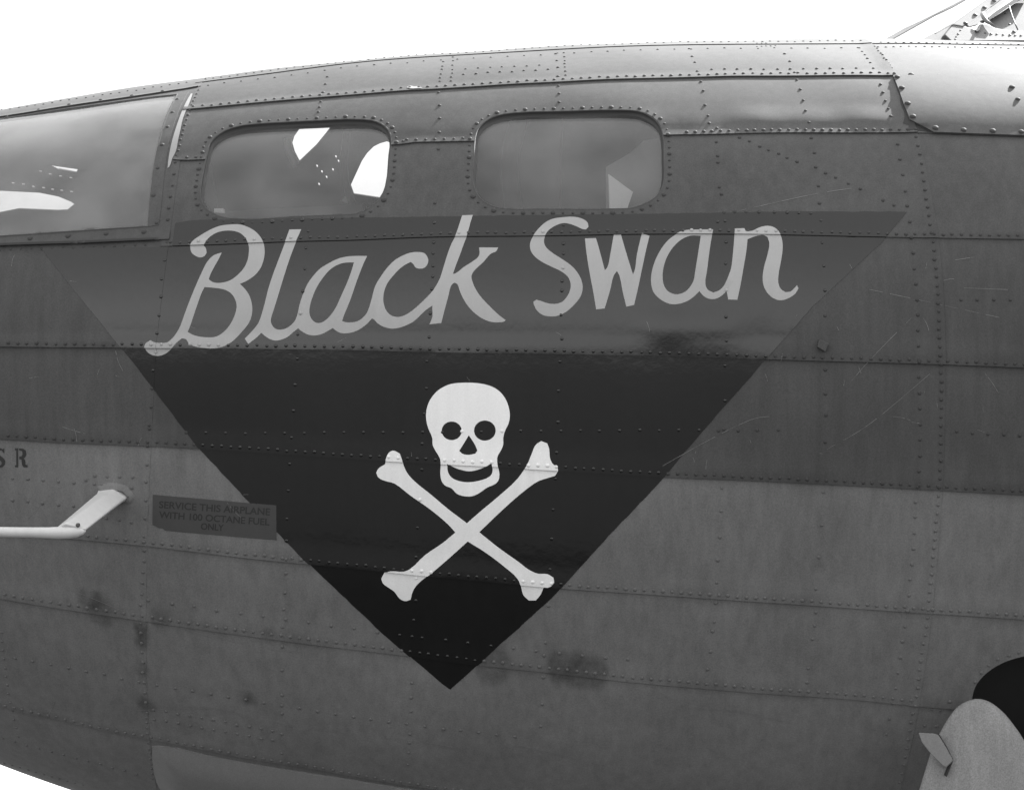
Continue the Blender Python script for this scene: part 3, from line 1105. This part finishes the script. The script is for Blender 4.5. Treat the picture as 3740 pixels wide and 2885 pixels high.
C1 = [[(1196, 283), (1189, 309), (1180, 340), (1172, 375), (1167, 395), (1163, 413)], [(1126, 846), (1118, 907), (1114, 983), (1107, 1065), (1098, 1145), (1088, 1222), (1086, 1310), (1078, 1405), (1072, 1500), (1065, 1598), (1058, 1694), (1053, 1792), (1048, 1895),
      (1046, 1975), (1045, 2041), (1043, 2094), (1040, 2165), (1035, 2226), (1032, 2290), (1030, 2362), (1030, 2448), (1030, 2538), (1030, 2604), (1030, 2679), (1028, 2750)]]
C2 = [[(1602, 340), (1605, 386), (1605, 433), (1604, 485), (1601, 547), (1588, 743), (1586, 814), (1584, 886), (1582, 926), (1582, 972), (1581, 1011), (1578, 1057), (1572, 1146), (1568, 1232), (1559, 1319), (1558, 1418), (1550, 1511), (1542, 1620), (1541, 1714),
       (1534, 1824), (1525, 1926), (1520, 2033), (1520, 2110), (1519, 2192), (1511, 2264), (1505, 2324), (1504, 2494), (1501, 2547), (1500, 2596), (1497, 2679), (1495, 2711), (1492, 2747), (1489, 2791)]]
C3 = [[(2040, 317), (2042, 344), (2042, 374), (2058, 823), (2058, 890), (2058, 926), (2056, 979), (2053, 1027), (2052, 1062), (2049, 1151), (2052, 1238), (2045, 1320), (2040, 1427), (2038, 1541), (2033, 1652), (2029, 1748), (2020, 1860), (2015, 1967), (2009, 2078),
       (2003, 2212), (1992, 2346), (1986, 2393), (1984, 2473), (1980, 2570), (1975, 2650)]]
C4 = [[(2517, 178), (2528, 206), (2538, 228), (2547, 261), (2560, 299), (2569, 331), (2575, 383), (2586, 423), (2590, 451), (2618, 469), (2616, 520), (2621, 571), (2622, 595), (2627, 684), (2635, 709), (2621, 809), (2652, 884), (2650, 963), (2653, 1061), (2651, 1158),
       (2653, 1245), (2648, 1335), (2648, 1463), (2644, 1568), (2636, 1781), (2634, 1866), (2629, 1961), (2621, 2045), (2617, 2127), (2614, 2202), (2609, 2271), (2602, 2305), (2595, 2380), (2584, 2444)]]
C5 = [[(2866, 198), (2885, 225), (2902, 267), (2911, 291), (2923, 325), (2934, 365), (2942, 406), (2954, 451), (2963, 506), (2974, 560), (2989, 680), (2993, 742), (2998, 805), (3003, 886), (3009, 971), (3013, 1061), (3013, 1154), (3014, 1350), (3014, 1438),
       (3016, 1516), (3014, 1614), (3006, 1797), (3001, 1918), (2991, 2035), (2980, 2151), (2980, 2236), (2975, 2285), (2968, 2334), (2951, 2440), (2947, 2490)]]
for c in (C1, C2, C3, C4, C5):
    for q in c:
        dots(q)
dots([(2701, 504), (2737, 518), (2775, 537), (2807, 550), (2844, 563), (2874, 578), (2911, 592), (2979, 612), (3015, 634), (3052, 650), (3098, 672), (3142, 691), (3225, 732), (3265, 750)])
dots([(2644, 776), (2683, 773), (2725, 774), (2772, 775), (2828, 775), (2875, 776), (2917, 777), (2961, 779), (2621, 809), (2648, 807)])
dots([(3510, 1095), (3569, 1095), (3630, 1095), (3690, 1095), (3494, 1575), (3551, 1582), (3608, 1585), (3666, 1586), (3724, 1590)])
row([(1700, 252), (1870, 243), (1998, 237)], 45, .0036)
row([(1694, 272), (1824, 264), (2010, 255)], 44, .0042)
row([(1619, 226), (1606, 306)], 15, .0036)
row([(1655, 208), (1648, 307)], 15, .0036)
dots([(2030, 195), (2034, 220), (2038, 247), (2038, 282)])
row([(2060, 192), (2067, 286)], 14, .0036)
row([(2599, 253), (3146, 253)], 48, .0042)
row([(3195, 172), (3228, 210), (3260, 252)], 11, .0032)
dots([(3139, 175), (3149, 188), (3159, 201), (3168, 215), (3179, 231), (3190, 252)], .0040)
dots([(3216, 310), (3225, 339), (3234, 369), (3244, 399), (3253, 428), (3266, 276)])
dots([(2765, 170), (2782, 169), (2798, 168), (2815, 168), (2832, 167), (2765, 158), (2782, 158), (2798, 158)], .0030)
dots([(3468, 2560), (3468, 2590), (3434, 2595), (3404, 2590), (3378, 2650), (3420, 2652)], .0044)
row([(3560, 2490), (3600, 2440), (3660, 2402), (3740, 2380)], 40, .0046)
SCREW = [(3328, 274), (3428, 277), (3529, 279), (3630, 280), (3276, 292), (3293, 331), (3314, 388), (3333, 436), (3415, 478), (3518, 485), (3624, 488), (3728, 491), (3695, 328), (3716, 372)]
dots(SCREW, .0082)
dots([(648, 364), (630, 412), (612, 466), (592, 531), (576, 615), (560, 713), (572, 814), (110, 871), (248, 862), (387, 853), (525, 847)], .0066)
row([(-200, 459), (30, 425), (185, 396), (300, 378), (415, 361), (530, 345), (645, 329)], 115, .0060)


def along_ring(ring, off, spacing, big_every, rb, rs):
    R = np.array(offset_ring(ring, off))
    d = np.hypot(*(np.roll(R, -1, 0) - R).T)
    cum = np.concatenate([[0], np.cumsum(d)])
    n = int(cum[-1] / spacing)
    n -= n % big_every
    for i in range(n):
        s = cum[-1] * i / n
        k = min(np.searchsorted(cum, s, 'right') - 1, len(R) - 1)
        p = R[k] + (R[(k + 1) % len(R)] - R[k]) * (s - cum[k]) / d[k]
        RIV.append(('uv', p[0], p[1] / VS, rb if i % big_every == 0 else rs * random.uniform(.85, 1.1)))


for w in (w1_uv, w2_uv):
    along_ring(resample(w, .02), .013, .0255, 3, .0064, .0038)


def rivet_mesh(name, flat=.52):
    v = [(0, 0, flat)]
    f = []
    n = 8
    for rr, zz in ((.55, flat * .86), (.92, flat * .42), (1.0, -.25)):
        for k in range(n):
            a = 2 * math.pi * (k + (.5 if rr == .92 else 0)) / n
            v.append((rr * math.cos(a), rr * math.sin(a), zz))
    for k in range(n):
        f.append((0, 1 + k, 1 + (k + 1) % n))
    for b in (1, 1 + n):
        for k in range(n):
            a, a2 = b + k, b + (k + 1) % n
            f.append((a, a + n, a2 + n, a2))
    return np.array(v), f


rv, rf_ = rivet_mesh('rivet')
rivet_meshes = {}
RIVET_MAT = dict(drab='drab_rivet', grey='grey_rivet')


def rivet_data(kind):
    if kind not in rivet_meshes:
        me = bpy.data.meshes.new('rivet')
        me.from_pydata([tuple(p) for p in rv], [], rf_)
        me.polygons.foreach_set('use_smooth', [True] * len(me.polygons))
        me.materials.append(M[RIVET_MAT.get(kind, kind)])
        rivet_meshes[kind] = me
    return rivet_meshes[kind]


items = []
for q in RIV:
    if q[0] == 'uv':
        x, t, r = q[1], q[2], q[3]
    else:
        x, t = p2u(q[0], q[1])
        r = q[2]
    items.append((x, t, r))
P = np.array([(a, b * VS) for a, b, _ in items])
bad = np.zeros(len(P), bool)
for h in HOLES:
    bad |= in_poly(P, h)
kinds = np.full(len(P), 'drab', dtype=object)
rr, cc = panel_id(P[:, 0], P[:, 1] / VS)
for i in range(len(P)):
    if rr[i] > COLS[cc[i]].index('S5'):
        kinds[i] = 'grey'
kinds[in_tri(P)] = 'black'
kinds[in_any_letter(P)] = 'letter'
kinds[in_skull(P)] = 'white'
in_plac = in_poly(P, uvs(plac))
kinds[in_plac] = 'placard'
on_plate = in_poly(P, plate_uv)
good = [i for i in range(len(P)) if not bad[i]]
# thin doubles
order = sorted(good, key=lambda i: -items[i][2] + .0035 * math.hypot(items[i][0], (items[i][1] * VS)) * .6)
single = set(order[:300])
BV, BF, BM = [], [], []
bmats = ['drab', 'grey', 'black', 'letter', 'white', 'placard']
for i in good:
    x, t, r = items[i]
    h = lift(np.array([x]), np.array([t]), int(rr[i]), int(cc[i])) + dict(black=.0009, letter=.0016, white=.0016, placard=.001).get(kinds[i], .0002)
    if on_plate[i]:
        h = dents(np.array([x]), np.array([t])) + .0077
    p = surf(np.array([x]), np.array([t]), h)[0]
    n = normal(np.array([x]), np.array([t]))[0]
    q = Vector(n).to_track_quat('Z', 'Y')
    r *= random.uniform(.92, 1.16)
    if i in single:
        o = bpy.data.objects.new('screw' if r > .0058 else 'rivet', rivet_data(kinds[i]))
        o.location = p
        o.rotation_mode = 'QUATERNION'
        o.rotation_quaternion = q
        o.scale = (r, r, r)
        COL.objects.link(o)
        o.parent = panel_obj[(int(rr[i]), int(cc[i]))]
    else:
        mt = np.array(q.to_matrix())
        vv = rv * r @ mt.T + p
        o = len(BV)
        BV += list(vv)
        BF += [tuple(k + o for k in f) for f in rf_]
        BM += [bmats.index(kinds[i])] * len(rf_)
rest = mesh_obj('rivets', BV, BF, None, smooth=True, mats=[M[RIVET_MAT.get(k, k)] for k in bmats], mat_idx=BM)
rest['kind'] = 'stuff'

# ------------------------------------------------------------------ far side, interior
FAR = [zm([(1042, 768), (1280, 765), (1170, 900), (1042, 1022), (1005, 950), (985, 880), (1000, 830)], *Z2),
       zm([(1712, 870), (1800, 900), (1800, 1330), (1655, 1305), (1460, 1275), (1435, 1205), (1520, 1020), (1560, 960), (1610, 910), (1660, 885)], *Z2),
       zm([(-600, 1240), (0, 1250), (300, 1265), (450, 1295), (545, 1335), (575, 1355), (520, 1400), (450, 1403), (150, 1390), (0, 1420), (-600, 1480)], .4747, 0, 100),
       zm([(395, 1055), (600, 1085), (590, 1108), (450, 1082)], .4747, 0, 100)]
for a, b in ((312, 1100), (385, 1122), (465, 1138), (545, 1150), (100, 1190), (180, 1200), (258, 1218), (335, 1227), (405, 1240), (475, 1248), (550, 1257)):  # added pinholes; sky through them mimics highlights on the inner rivets
    FAR.append(zm([(a - 11, b - 6), (a + 11, b - 3), (a + 11, b + 6), (a - 11, b + 4)], .4747, 0, 100))
for a, b in ((1410, 868), (1365, 932), (1320, 988), (1340, 1022), (1297, 1088), (1385, 1115), (1212, 1103), (1248, 1145), (1190, 1200), (1175, 1060)):
    FAR.append(zm([(a - 7, b - 11), (a + 4, b - 9), (a + 9, b + 11), (a - 2, b + 8)], *Z2))
far_rings = [[(q[0], q[1] * VS) for q in (p2far(*p) for p in pts)] for pts in FAR]
t0, t1 = math.radians(93), math.radians(256)
big = []
for x in np.linspace(X_MIN, X_MAX, 60):
    big.append((x, t0 * VS))
for x in np.linspace(X_MAX, X_MIN, 60):
    big.append((x, t1 * VS))


def ins_far(P):
    k = in_poly(P, big)
    for h in far_rings:
        k &= ~in_poly(P, h)
    return k


C, T = triangulate([big] + far_rings, ins_far, .07)
v, f, s, _ = solid_from(C, T, lambda x, t: np.zeros_like(x) - .001, .004, back=True)
mesh_obj('far_side_skin', v, f, M['primer'], smooth=s)


def arc_frame(x, w, dpt, ta, tb, mat, name='frame_former'):
    V, Fc = [], []
    ts = np.radians(np.arange(ta, tb + .1, 4))
    for t in ts:
        for dx, h in ((-w / 2, -.006), (w / 2, -.006), (w / 2, -dpt), (-w / 2, -dpt)):
            V.append(surf(np.array([x + dx]), np.array([t]), np.array([h]))[0])
    for i in range(len(ts) - 1):
        for k in range(4):
            a, b = i * 4 + k, i * 4 + (k + 1) % 4
            Fc.append((a, a + 4, b + 4, b))
    Fc += [(3, 2, 1, 0), tuple(len(V) - 4 + k for k in range(4))]
    return mesh_obj(name, V, Fc, mat, smooth=False)


for x in (-1.02, -.36, .18, .72, 1.3):
    arc_frame(x, .03, .06, 106, 254, M['primer'])
for x in (-.255,):
    arc_frame(x, .05, .07, -60, 70, M['primer'])


def prism(name, pts, thick_vec, mat, parent=root, smooth=False):
    n = len(pts)
    V = [Vector(p) for p in pts] + [Vector(p) + Vector(thick_vec) for p in pts]
    Fc = [tuple(range(n)), tuple(range(2 * n - 1, n - 1, -1))]
    for i in range(n):
        j = (i + 1) % n
        Fc.append((i, i + n, j + n, j))
    o = mesh_obj(name, V, Fc, mat, parent, smooth)
    import bmesh
    bm = bmesh.new()
    bm.from_mesh(o.data)
    bmesh.ops.recalc_face_normals(bm, faces=bm.faces)
    bm.to_mesh(o.data)
    bm.free()
    return o


def bevel(o, w, seg=2):
    md = o.modifiers.new('bevel', 'BEVEL')
    md.width = w
    md.segments = seg
    md.limit_method = 'ANGLE'
    return o


# pale equipment behind the rear window, floor and bulkheads
prism('equipment_box', [at_depth(a, b, 6.22) for a, b in [(2222, 636), (2312, 702), (2278, 800), (2228, 800)]], (0, .03, 0), M['inside_light'])
prism('equipment_panel', [at_depth(a, b, 6.30) for a, b in [(2214, 610), (2300, 560), (2350, 515), (2460, 495), (2460, 830), (2214, 830)]], (0, .02, 0), M['equipment'])
prism('floor_board', [(-1.3, 6.2, -.6), (2.1, 6.2, -.6), (2.1, 7.7, -.6), (-1.3, 7.7, -.6)], (0, 0, -.03), M['primer'])
for x in (-1.9, 2.1):
    ts = np.radians(np.arange(-178, 180, 8))
    V = [tuple(surf(np.array([x]), np.array([q]), np.array([-.01]))[0]) for q in ts]
    V2 = [(a + .01, b, c) for a, b, c in V]
    n = len(V)
    mesh_obj('bulkhead', V + V2, [tuple(range(n)), tuple(range(2 * n - 1, n - 1, -1))] + [(i, (i + 1) % n, n + (i + 1) % n, n + i) for i in range(n)], M['primer'], smooth=False)

def itube(pts, d, r, mat):
    return tube('interior_tube', [at_depth(a, b, d) for a, b in smooth_open(pts, 4)], [r] * ((len(pts) - 1) * 4 + 1), mat, n=10)


# little latch behind the forward window
prism('latch', [at_depth(a, b, 6.15) for a, b in [(782, 762), (816, 762), (816, 778), (782, 778)]], (0, .03, 0), M['mast'])

# ------------------------------------------------------------------ pitot mast
ZM = (.5037, 0, 1500)


def zp(x, y, d):
    a, b = zm([(x, y)], *ZM)[0]
    return at_depth(a, b, d)


base_d = at_skin(415, 1810)[0][1]
# tapered fin: root outline on the skin, tip outline on the tube
rootp = [zp(735, 566, base_d + .02), zp(840, 560, base_d + .005), zp(938, 612, base_d + .01), zp(925, 640, base_d + .02), zp(830, 640, base_d + .03)]
tip = [zp(395, 858, base_d - .26), zp(470, 812, base_d - .275), zp(625, 862, base_d - .27), zp(600, 885, base_d - .25), zp(480, 900, base_d - .245)]
V, Fc = [], []
K = 9
for k in range(K):
    s = k / (K - 1)
    fl = 1 + .18 * max(0, 1 - s / .12) ** 2
    for a, b in zip(rootp, tip):
        c0 = sum(rootp, Vector()) / 5
        c1 = sum(tip, Vector()) / 5
        cc_ = c0.lerp(c1, s)
        p = a.lerp(b, s)
        V.append(cc_ + (p - cc_) * fl)
for k in range(K - 1):
    for i in range(5):
        j = (i + 1) % 5
        Fc.append((k * 5 + i, k * 5 + j, (k + 1) * 5 + j, (k + 1) * 5 + i))
Fc += [tuple(range(4, -1, -1)), tuple((K - 1) * 5 + i for i in range(5))]
mast = mesh_obj('pitot_mast', V, Fc, M['mast'], smooth=False)
md = bevel(mast, .006, 3)


def tube(name, pts, radii, mat, parent=root, n=20):
    V, Fc = [], []
    pts = [Vector(p) for p in pts]
    for i, p in enumerate(pts):
        d = (pts[min(i + 1, len(pts) - 1)] - pts[max(i - 1, 0)]).normalized()
        a = d.orthogonal().normalized()
        if abs(d.z) < .9:
            a = d.cross(Vector((0, 0, 1))).normalized()
        b = d.cross(a)
        for k in range(n):
            an = 2 * math.pi * k / n
            V.append(p + (a * math.cos(an) + b * math.sin(an)) * radii[i])
    for i in range(len(pts) - 1):
        for k in range(n):
            k2 = (k + 1) % n
            Fc.append((i * n + k, i * n + k2, (i + 1) * n + k2, (i + 1) * n + k))
    Fc += [tuple(range(n - 1, -1, -1)), tuple((len(pts) - 1) * n + k for k in range(n))]
    return mesh_obj(name, V, Fc, mat, parent, smooth=True)


td = base_d - .262
ctr = [(-900, 868, .012), (-600, 870, .0125), (0, 878, .0128), (200, 881, .0130), (350, 884, .0140), (430, 884, .0155), (500, 882, .0155), (560, 878, .0135), (600, 873, .009), (622, 870, .002)]
tube('pitot_tube', [zp(a, b, td) for a, b, _ in ctr], [c for _, _, c in ctr], M['mast'], mast)

itube([(1268, 480), (1256, 600), (1268, 690), (1300, 780)], 7.2, .012, M['placard'])
itube([(1052, 505), (1054, 545), (1070, 580), (1082, 605)], 7.3, .012, M['inside_light'])
itube([(1900, 420), (1860, 600), (1880, 800)], 7.3, .03, M['placard'])
prism('gun_mount', [at_depth(a, b, 7.2) for a, b in [(1245, 735), (1275, 700), (1280, 745)]], (0, .03, 0), M['inside_light'])
prism('map_table', [at_depth(a, b, 6.9) for a, b in [(760, 775), (1330, 745), (1330, 840), (760, 840)]], (0, .3, 0), M['placard'])
o = bpy.data.objects.new('bolt', rivet_data('placard'))
o.location = zp(565, 828, base_d - .272)
o.rotation_euler = (math.radians(70), 0, 0)
o.scale = (.006, .006, .006)
link(o, mast)
loft('mast_flange', list(((offset_ring(resample(uvs(zm([(715, 560), (800, 540), (900, 555), (965, 620), (940, 660), (820, 650), (740, 610)], *ZM)), .008), .006), .0002),
     (resample(uvs(zm([(715, 560), (800, 540), (900, 555), (965, 620), (940, 660), (820, 650), (740, 610)], *ZM)), .008), .005),
     (offset_ring(resample(uvs(zm([(715, 560), (800, 540), (900, 555), (965, 620), (940, 660), (820, 650), (740, 610)], *ZM)), .008), -.008), .007))), M['grey'], mast)
# small bracket right of the lettering
c, n, key, _ = at_skin(3002, 1262)
q = [(2990, 1238), (3025, 1256), (3012, 1286), (2982, 1268)]
blk = prism('small_bracket', [at_skin(a, b, .014)[0] for a, b in q], tuple(-n * .016), M['drab'])
bevel(blk, .002)

# blister under the lower joint, pale front end
bl = [(556, 2722), (600, 2722), (760, 2756), (1000, 2802), (1300, 2850), (1600, 2898), (1600, 3040), (1100, 3060), (700, 2990), (600, 2900), (572, 2850), (558, 2780)]
bl_uv = uvs(smooth_closed(bl, 3))
C, T = triangulate([bl_uv], lambda P: in_poly(P, bl_uv), .014)
Rb = np.array(bl_uv)


def blister_h(x, t):
    Pq = np.stack([x, t * VS], -1)
    d = np.full(len(Pq), 9.0)
    for a, b in zip(Rb, np.roll(Rb, -1, 0)):
        ab = b - a
        k = np.clip(((Pq - a) @ ab) / (ab @ ab + 1e-12), 0, 1)
        d = np.minimum(d, np.linalg.norm(Pq - (a + k[:, None] * ab), axis=1))
    return .003 + .030 * np.sin(np.clip(d / .10, 0, 1) * math.pi / 2)


v, f, s, _ = solid_from(C, T, blister_h, .006)
mesh_obj('blister_fairing', v, f, M['fairing'], smooth=s)

# ------------------------------------------------------------------ hatch and pale round-tipped door at lower right
ZD = (.705, 2200, 1700)
ZE = (.3473, 3200, 2300)
tip_px = zm([(1600, 1800), (1640, 1681), (1668, 1590), (1700, 1490), (1740, 1400), (1790, 1310), (1850, 1240), (1930, 1208), (2000, 1220), (2070, 1270), (2130, 1340), (2184, 1420), (2260, 1560), (2320, 1800)], *ZD)
hd = at_skin(3500, 2700)[0][1] - .16
outl = smooth_open(tip_px, 5)
# a shallow dished blade: centre nearer to the camera than its rim
V, Fc, S = [], [], []
n = len(outl)
cen = np.array((3560, 3050))
levels = [(1.0, .030), (1.0, .012), (.985, .004), (.93, 0.0), (.80, -.008), (.6, -.014), (.35, -.018), (.12, -.020)]
for k, d in levels:
    for a, b in outl:
        p = cen + (np.array((a, b)) - cen) * k
        V.append(at_depth(p[0], p[1], hd + d))
for l in range(len(levels) - 1):
    for i in range(n - 1):
        Fc.append((l * n + i, l * n + i + 1, (l + 1) * n + i + 1, (l + 1) * n + i))
Fc.append(tuple((len(levels) - 1) * n + i for i in range(n)))
door = mesh_obj('hatch_door', V, Fc, M['door'], smooth=True)
br_px = zm([(443, 1078), (600, 1086), (640, 1096), (662, 1112), (735, 1235), (803, 1362), (795, 1385), (735, 1442), (700, 1425), (580, 1310), (480, 1180)], *ZE)
brk = prism('hinge_bracket', [at_depth(a, b, hd - .03 - .02 * (b - 2670) / 150) for a, b in br_px], (.004, .012, -.002), M['fairing'], door)
bevel(brk, .002)
edge_px = zm([(662, 1112), (672, 1106), (745, 1228), (812, 1360), (806, 1385), (742, 1545), (728, 1535), (790, 1385), (797, 1365)], *ZE)
prism('bracket_flange', [at_depth(a, b, hd - .032) for a, b in edge_px], (0, .03, 0), M['dark'], brk)
# dark well behind the hatch
hb = np.array(hatch_uv)
loft('hatch_well', [(resample(hatch_uv, .03), -.001), (offset_ring(resample(hatch_uv, .03), .002), -.25)], M['dark'], smooth=False)
C, T = triangulate([hatch_uv], lambda P: in_poly(P, hatch_uv), .05)
v, f, s, _ = solid_from(C, T, lambda x, t: np.zeros_like(x) - .24, .004)
mesh_obj('hatch_back', v, f, M['dark'], smooth=s)

# ------------------------------------------------------------------ cockpit windshield, upper right
ZC_ = (.2967, 3100, 0)


def cpts(pts, d):             # the screen leans back
    return [at_depth(*zm([p], *ZC_)[0], d + (500 - p[1]) * .00042) for p in pts]


bevel(prism('windshield_bar', cpts([(420, 492), (560, 418), (700, 338), (870, 262), (1080, 158), (1280, 58), (1500, -60), (1520, -40), (1290, 92), (1080, 190), (880, 300), (720, 390), (540, 492)], 7.55), (0, .03, 0), M['fairing']), .004)
post_o = prism('windshield_post', cpts([(880, 500), (1000, 432), (1150, 360), (1282, 292), (1480, 150), (1690, 0), (1780, -60), (1960, -60), (1750, 95), (1640, 185), (1560, 250), (1480, 300), (1400, 320), (1290, 500)], 6.72), (0, .04, 0), M['cockpit'])
bevel(post_o, .004)
prism('post_flange', cpts([(1640, 190), (1760, 90), (1960, -60), (2050, -60), (1960, 20), (1800, 130), (1690, 210), (1600, 300), (1480, 330), (1460, 300)], 6.70), (0, .03, 0), M['cockpit'], post_o)
prism('gasket_dark_edge', cpts([(1720, 215), (1800, 150), (1960, 45), (2110, -60), (2230, -60), (2090, 10), (1980, 80), (1850, 170), (1725, 255)], 6.69), (0, .03, 0), M['dark'], post_o)
sill = prism('windshield_sill', cpts([(1282, 296), (1420, 322), (1555, 372), (1610, 345), (1625, 300), (1700, 300), (1800, 345), (2000, 385), (2400, 395), (2400, 505), (1260, 505), (1180, 430)], 6.66), (0, .05, 0), M['cockpit'])
bevel(sill, .003)
prism('sill_clip', cpts([(1560, 375), (1600, 340), (1618, 300), (1626, 310), (1612, 370), (1580, 392)], 6.64), (0, .02, 0), M['dark'], sill)
prism('lap_strip', cpts([(1060, 415), (1180, 340), (1275, 290), (1400, 312), (1420, 326), (1285, 304), (1190, 352), (1080, 416)], 6.655), (0, .012, 0), M['placard'], sill)
tube('wire', cpts([(1975, 80), (2000, 170), (2045, 290), (2080, 370)], 6.66), [.002] * 4, M['placard'], post_o, 8)
tube('curved_clip', cpts([(1650, 175), (1665, 225), (1700, 270), (1780, 315)], 6.64), [.008, .007, .006, .003], M['cockpit'], post_o, 10)
cside = prism('cockpit_side', cpts([(1720, 260), (1850, 175), (2090, 15), (2200, -60), (2500, -60), (2500, 400), (2000, 388), (1800, 345)], 6.74), (0, .02, 0), M['cockpit'])
panew = prism('windshield_pane', cpts([(545, 488), (890, 300), (1290, 92), (1520, -40), (1640, -40), (1480, 145), (1280, 292), (1000, 430), (880, 490)], 7.5), (0, .006, 0), M['glass'])
for (a, b), r in (((1790, 12), .010), ((1672, 98), .010), ((1557, 188), .010), ((1436, 288), .009), ((1644, 272), .009), ((1932, 172), .006), ((1978, 302), .006), ((2035, 395), .008), ((1375, 376), .004), ((1348, 422), .005), ((1325, 455), .004), ((1312, 486), .004),
                  ((1680, 412), .005), ((1752, 422), .006), ((1822, 425), .005), ((1902, 432), .005), ((1985, 435), .006), ((2050, 440), .005), ((2120, 442), .005)):
    o = bpy.data.objects.new('bolt', rivet_data('placard'))
    o.location = cpts([(a, b)], 6.66 if b > 250 else (6.72 if a < 1900 else 6.74))[0]
    o.rotation_euler = (math.radians(35), 0, 0)
    o.scale = (r * .8, r * .8, r * .8)
    COL.objects.link(o)
    o.parent = sill if b > 250 else post_o

# ------------------------------------------------------------------ ground
g = mesh_obj('ground', [(-3000, -3000, GROUND_Z), (3000, -3000, GROUND_Z), (3000, 3000, GROUND_Z), (-3000, 3000, GROUND_Z)], [(0, 1, 2, 3)], M['ground'], parent=None, smooth=False)
g['kind'] = 'structure'
g = mesh_obj('pale_apron', [(-600, 9.5, GROUND_Z + .004), (600, 9.5, GROUND_Z + .004), (600, 400, GROUND_Z + .004), (-600, 400, GROUND_Z + .004)], [(0, 1, 2, 3)], M['apron'], parent=None, smooth=False)
g['kind'] = 'structure'
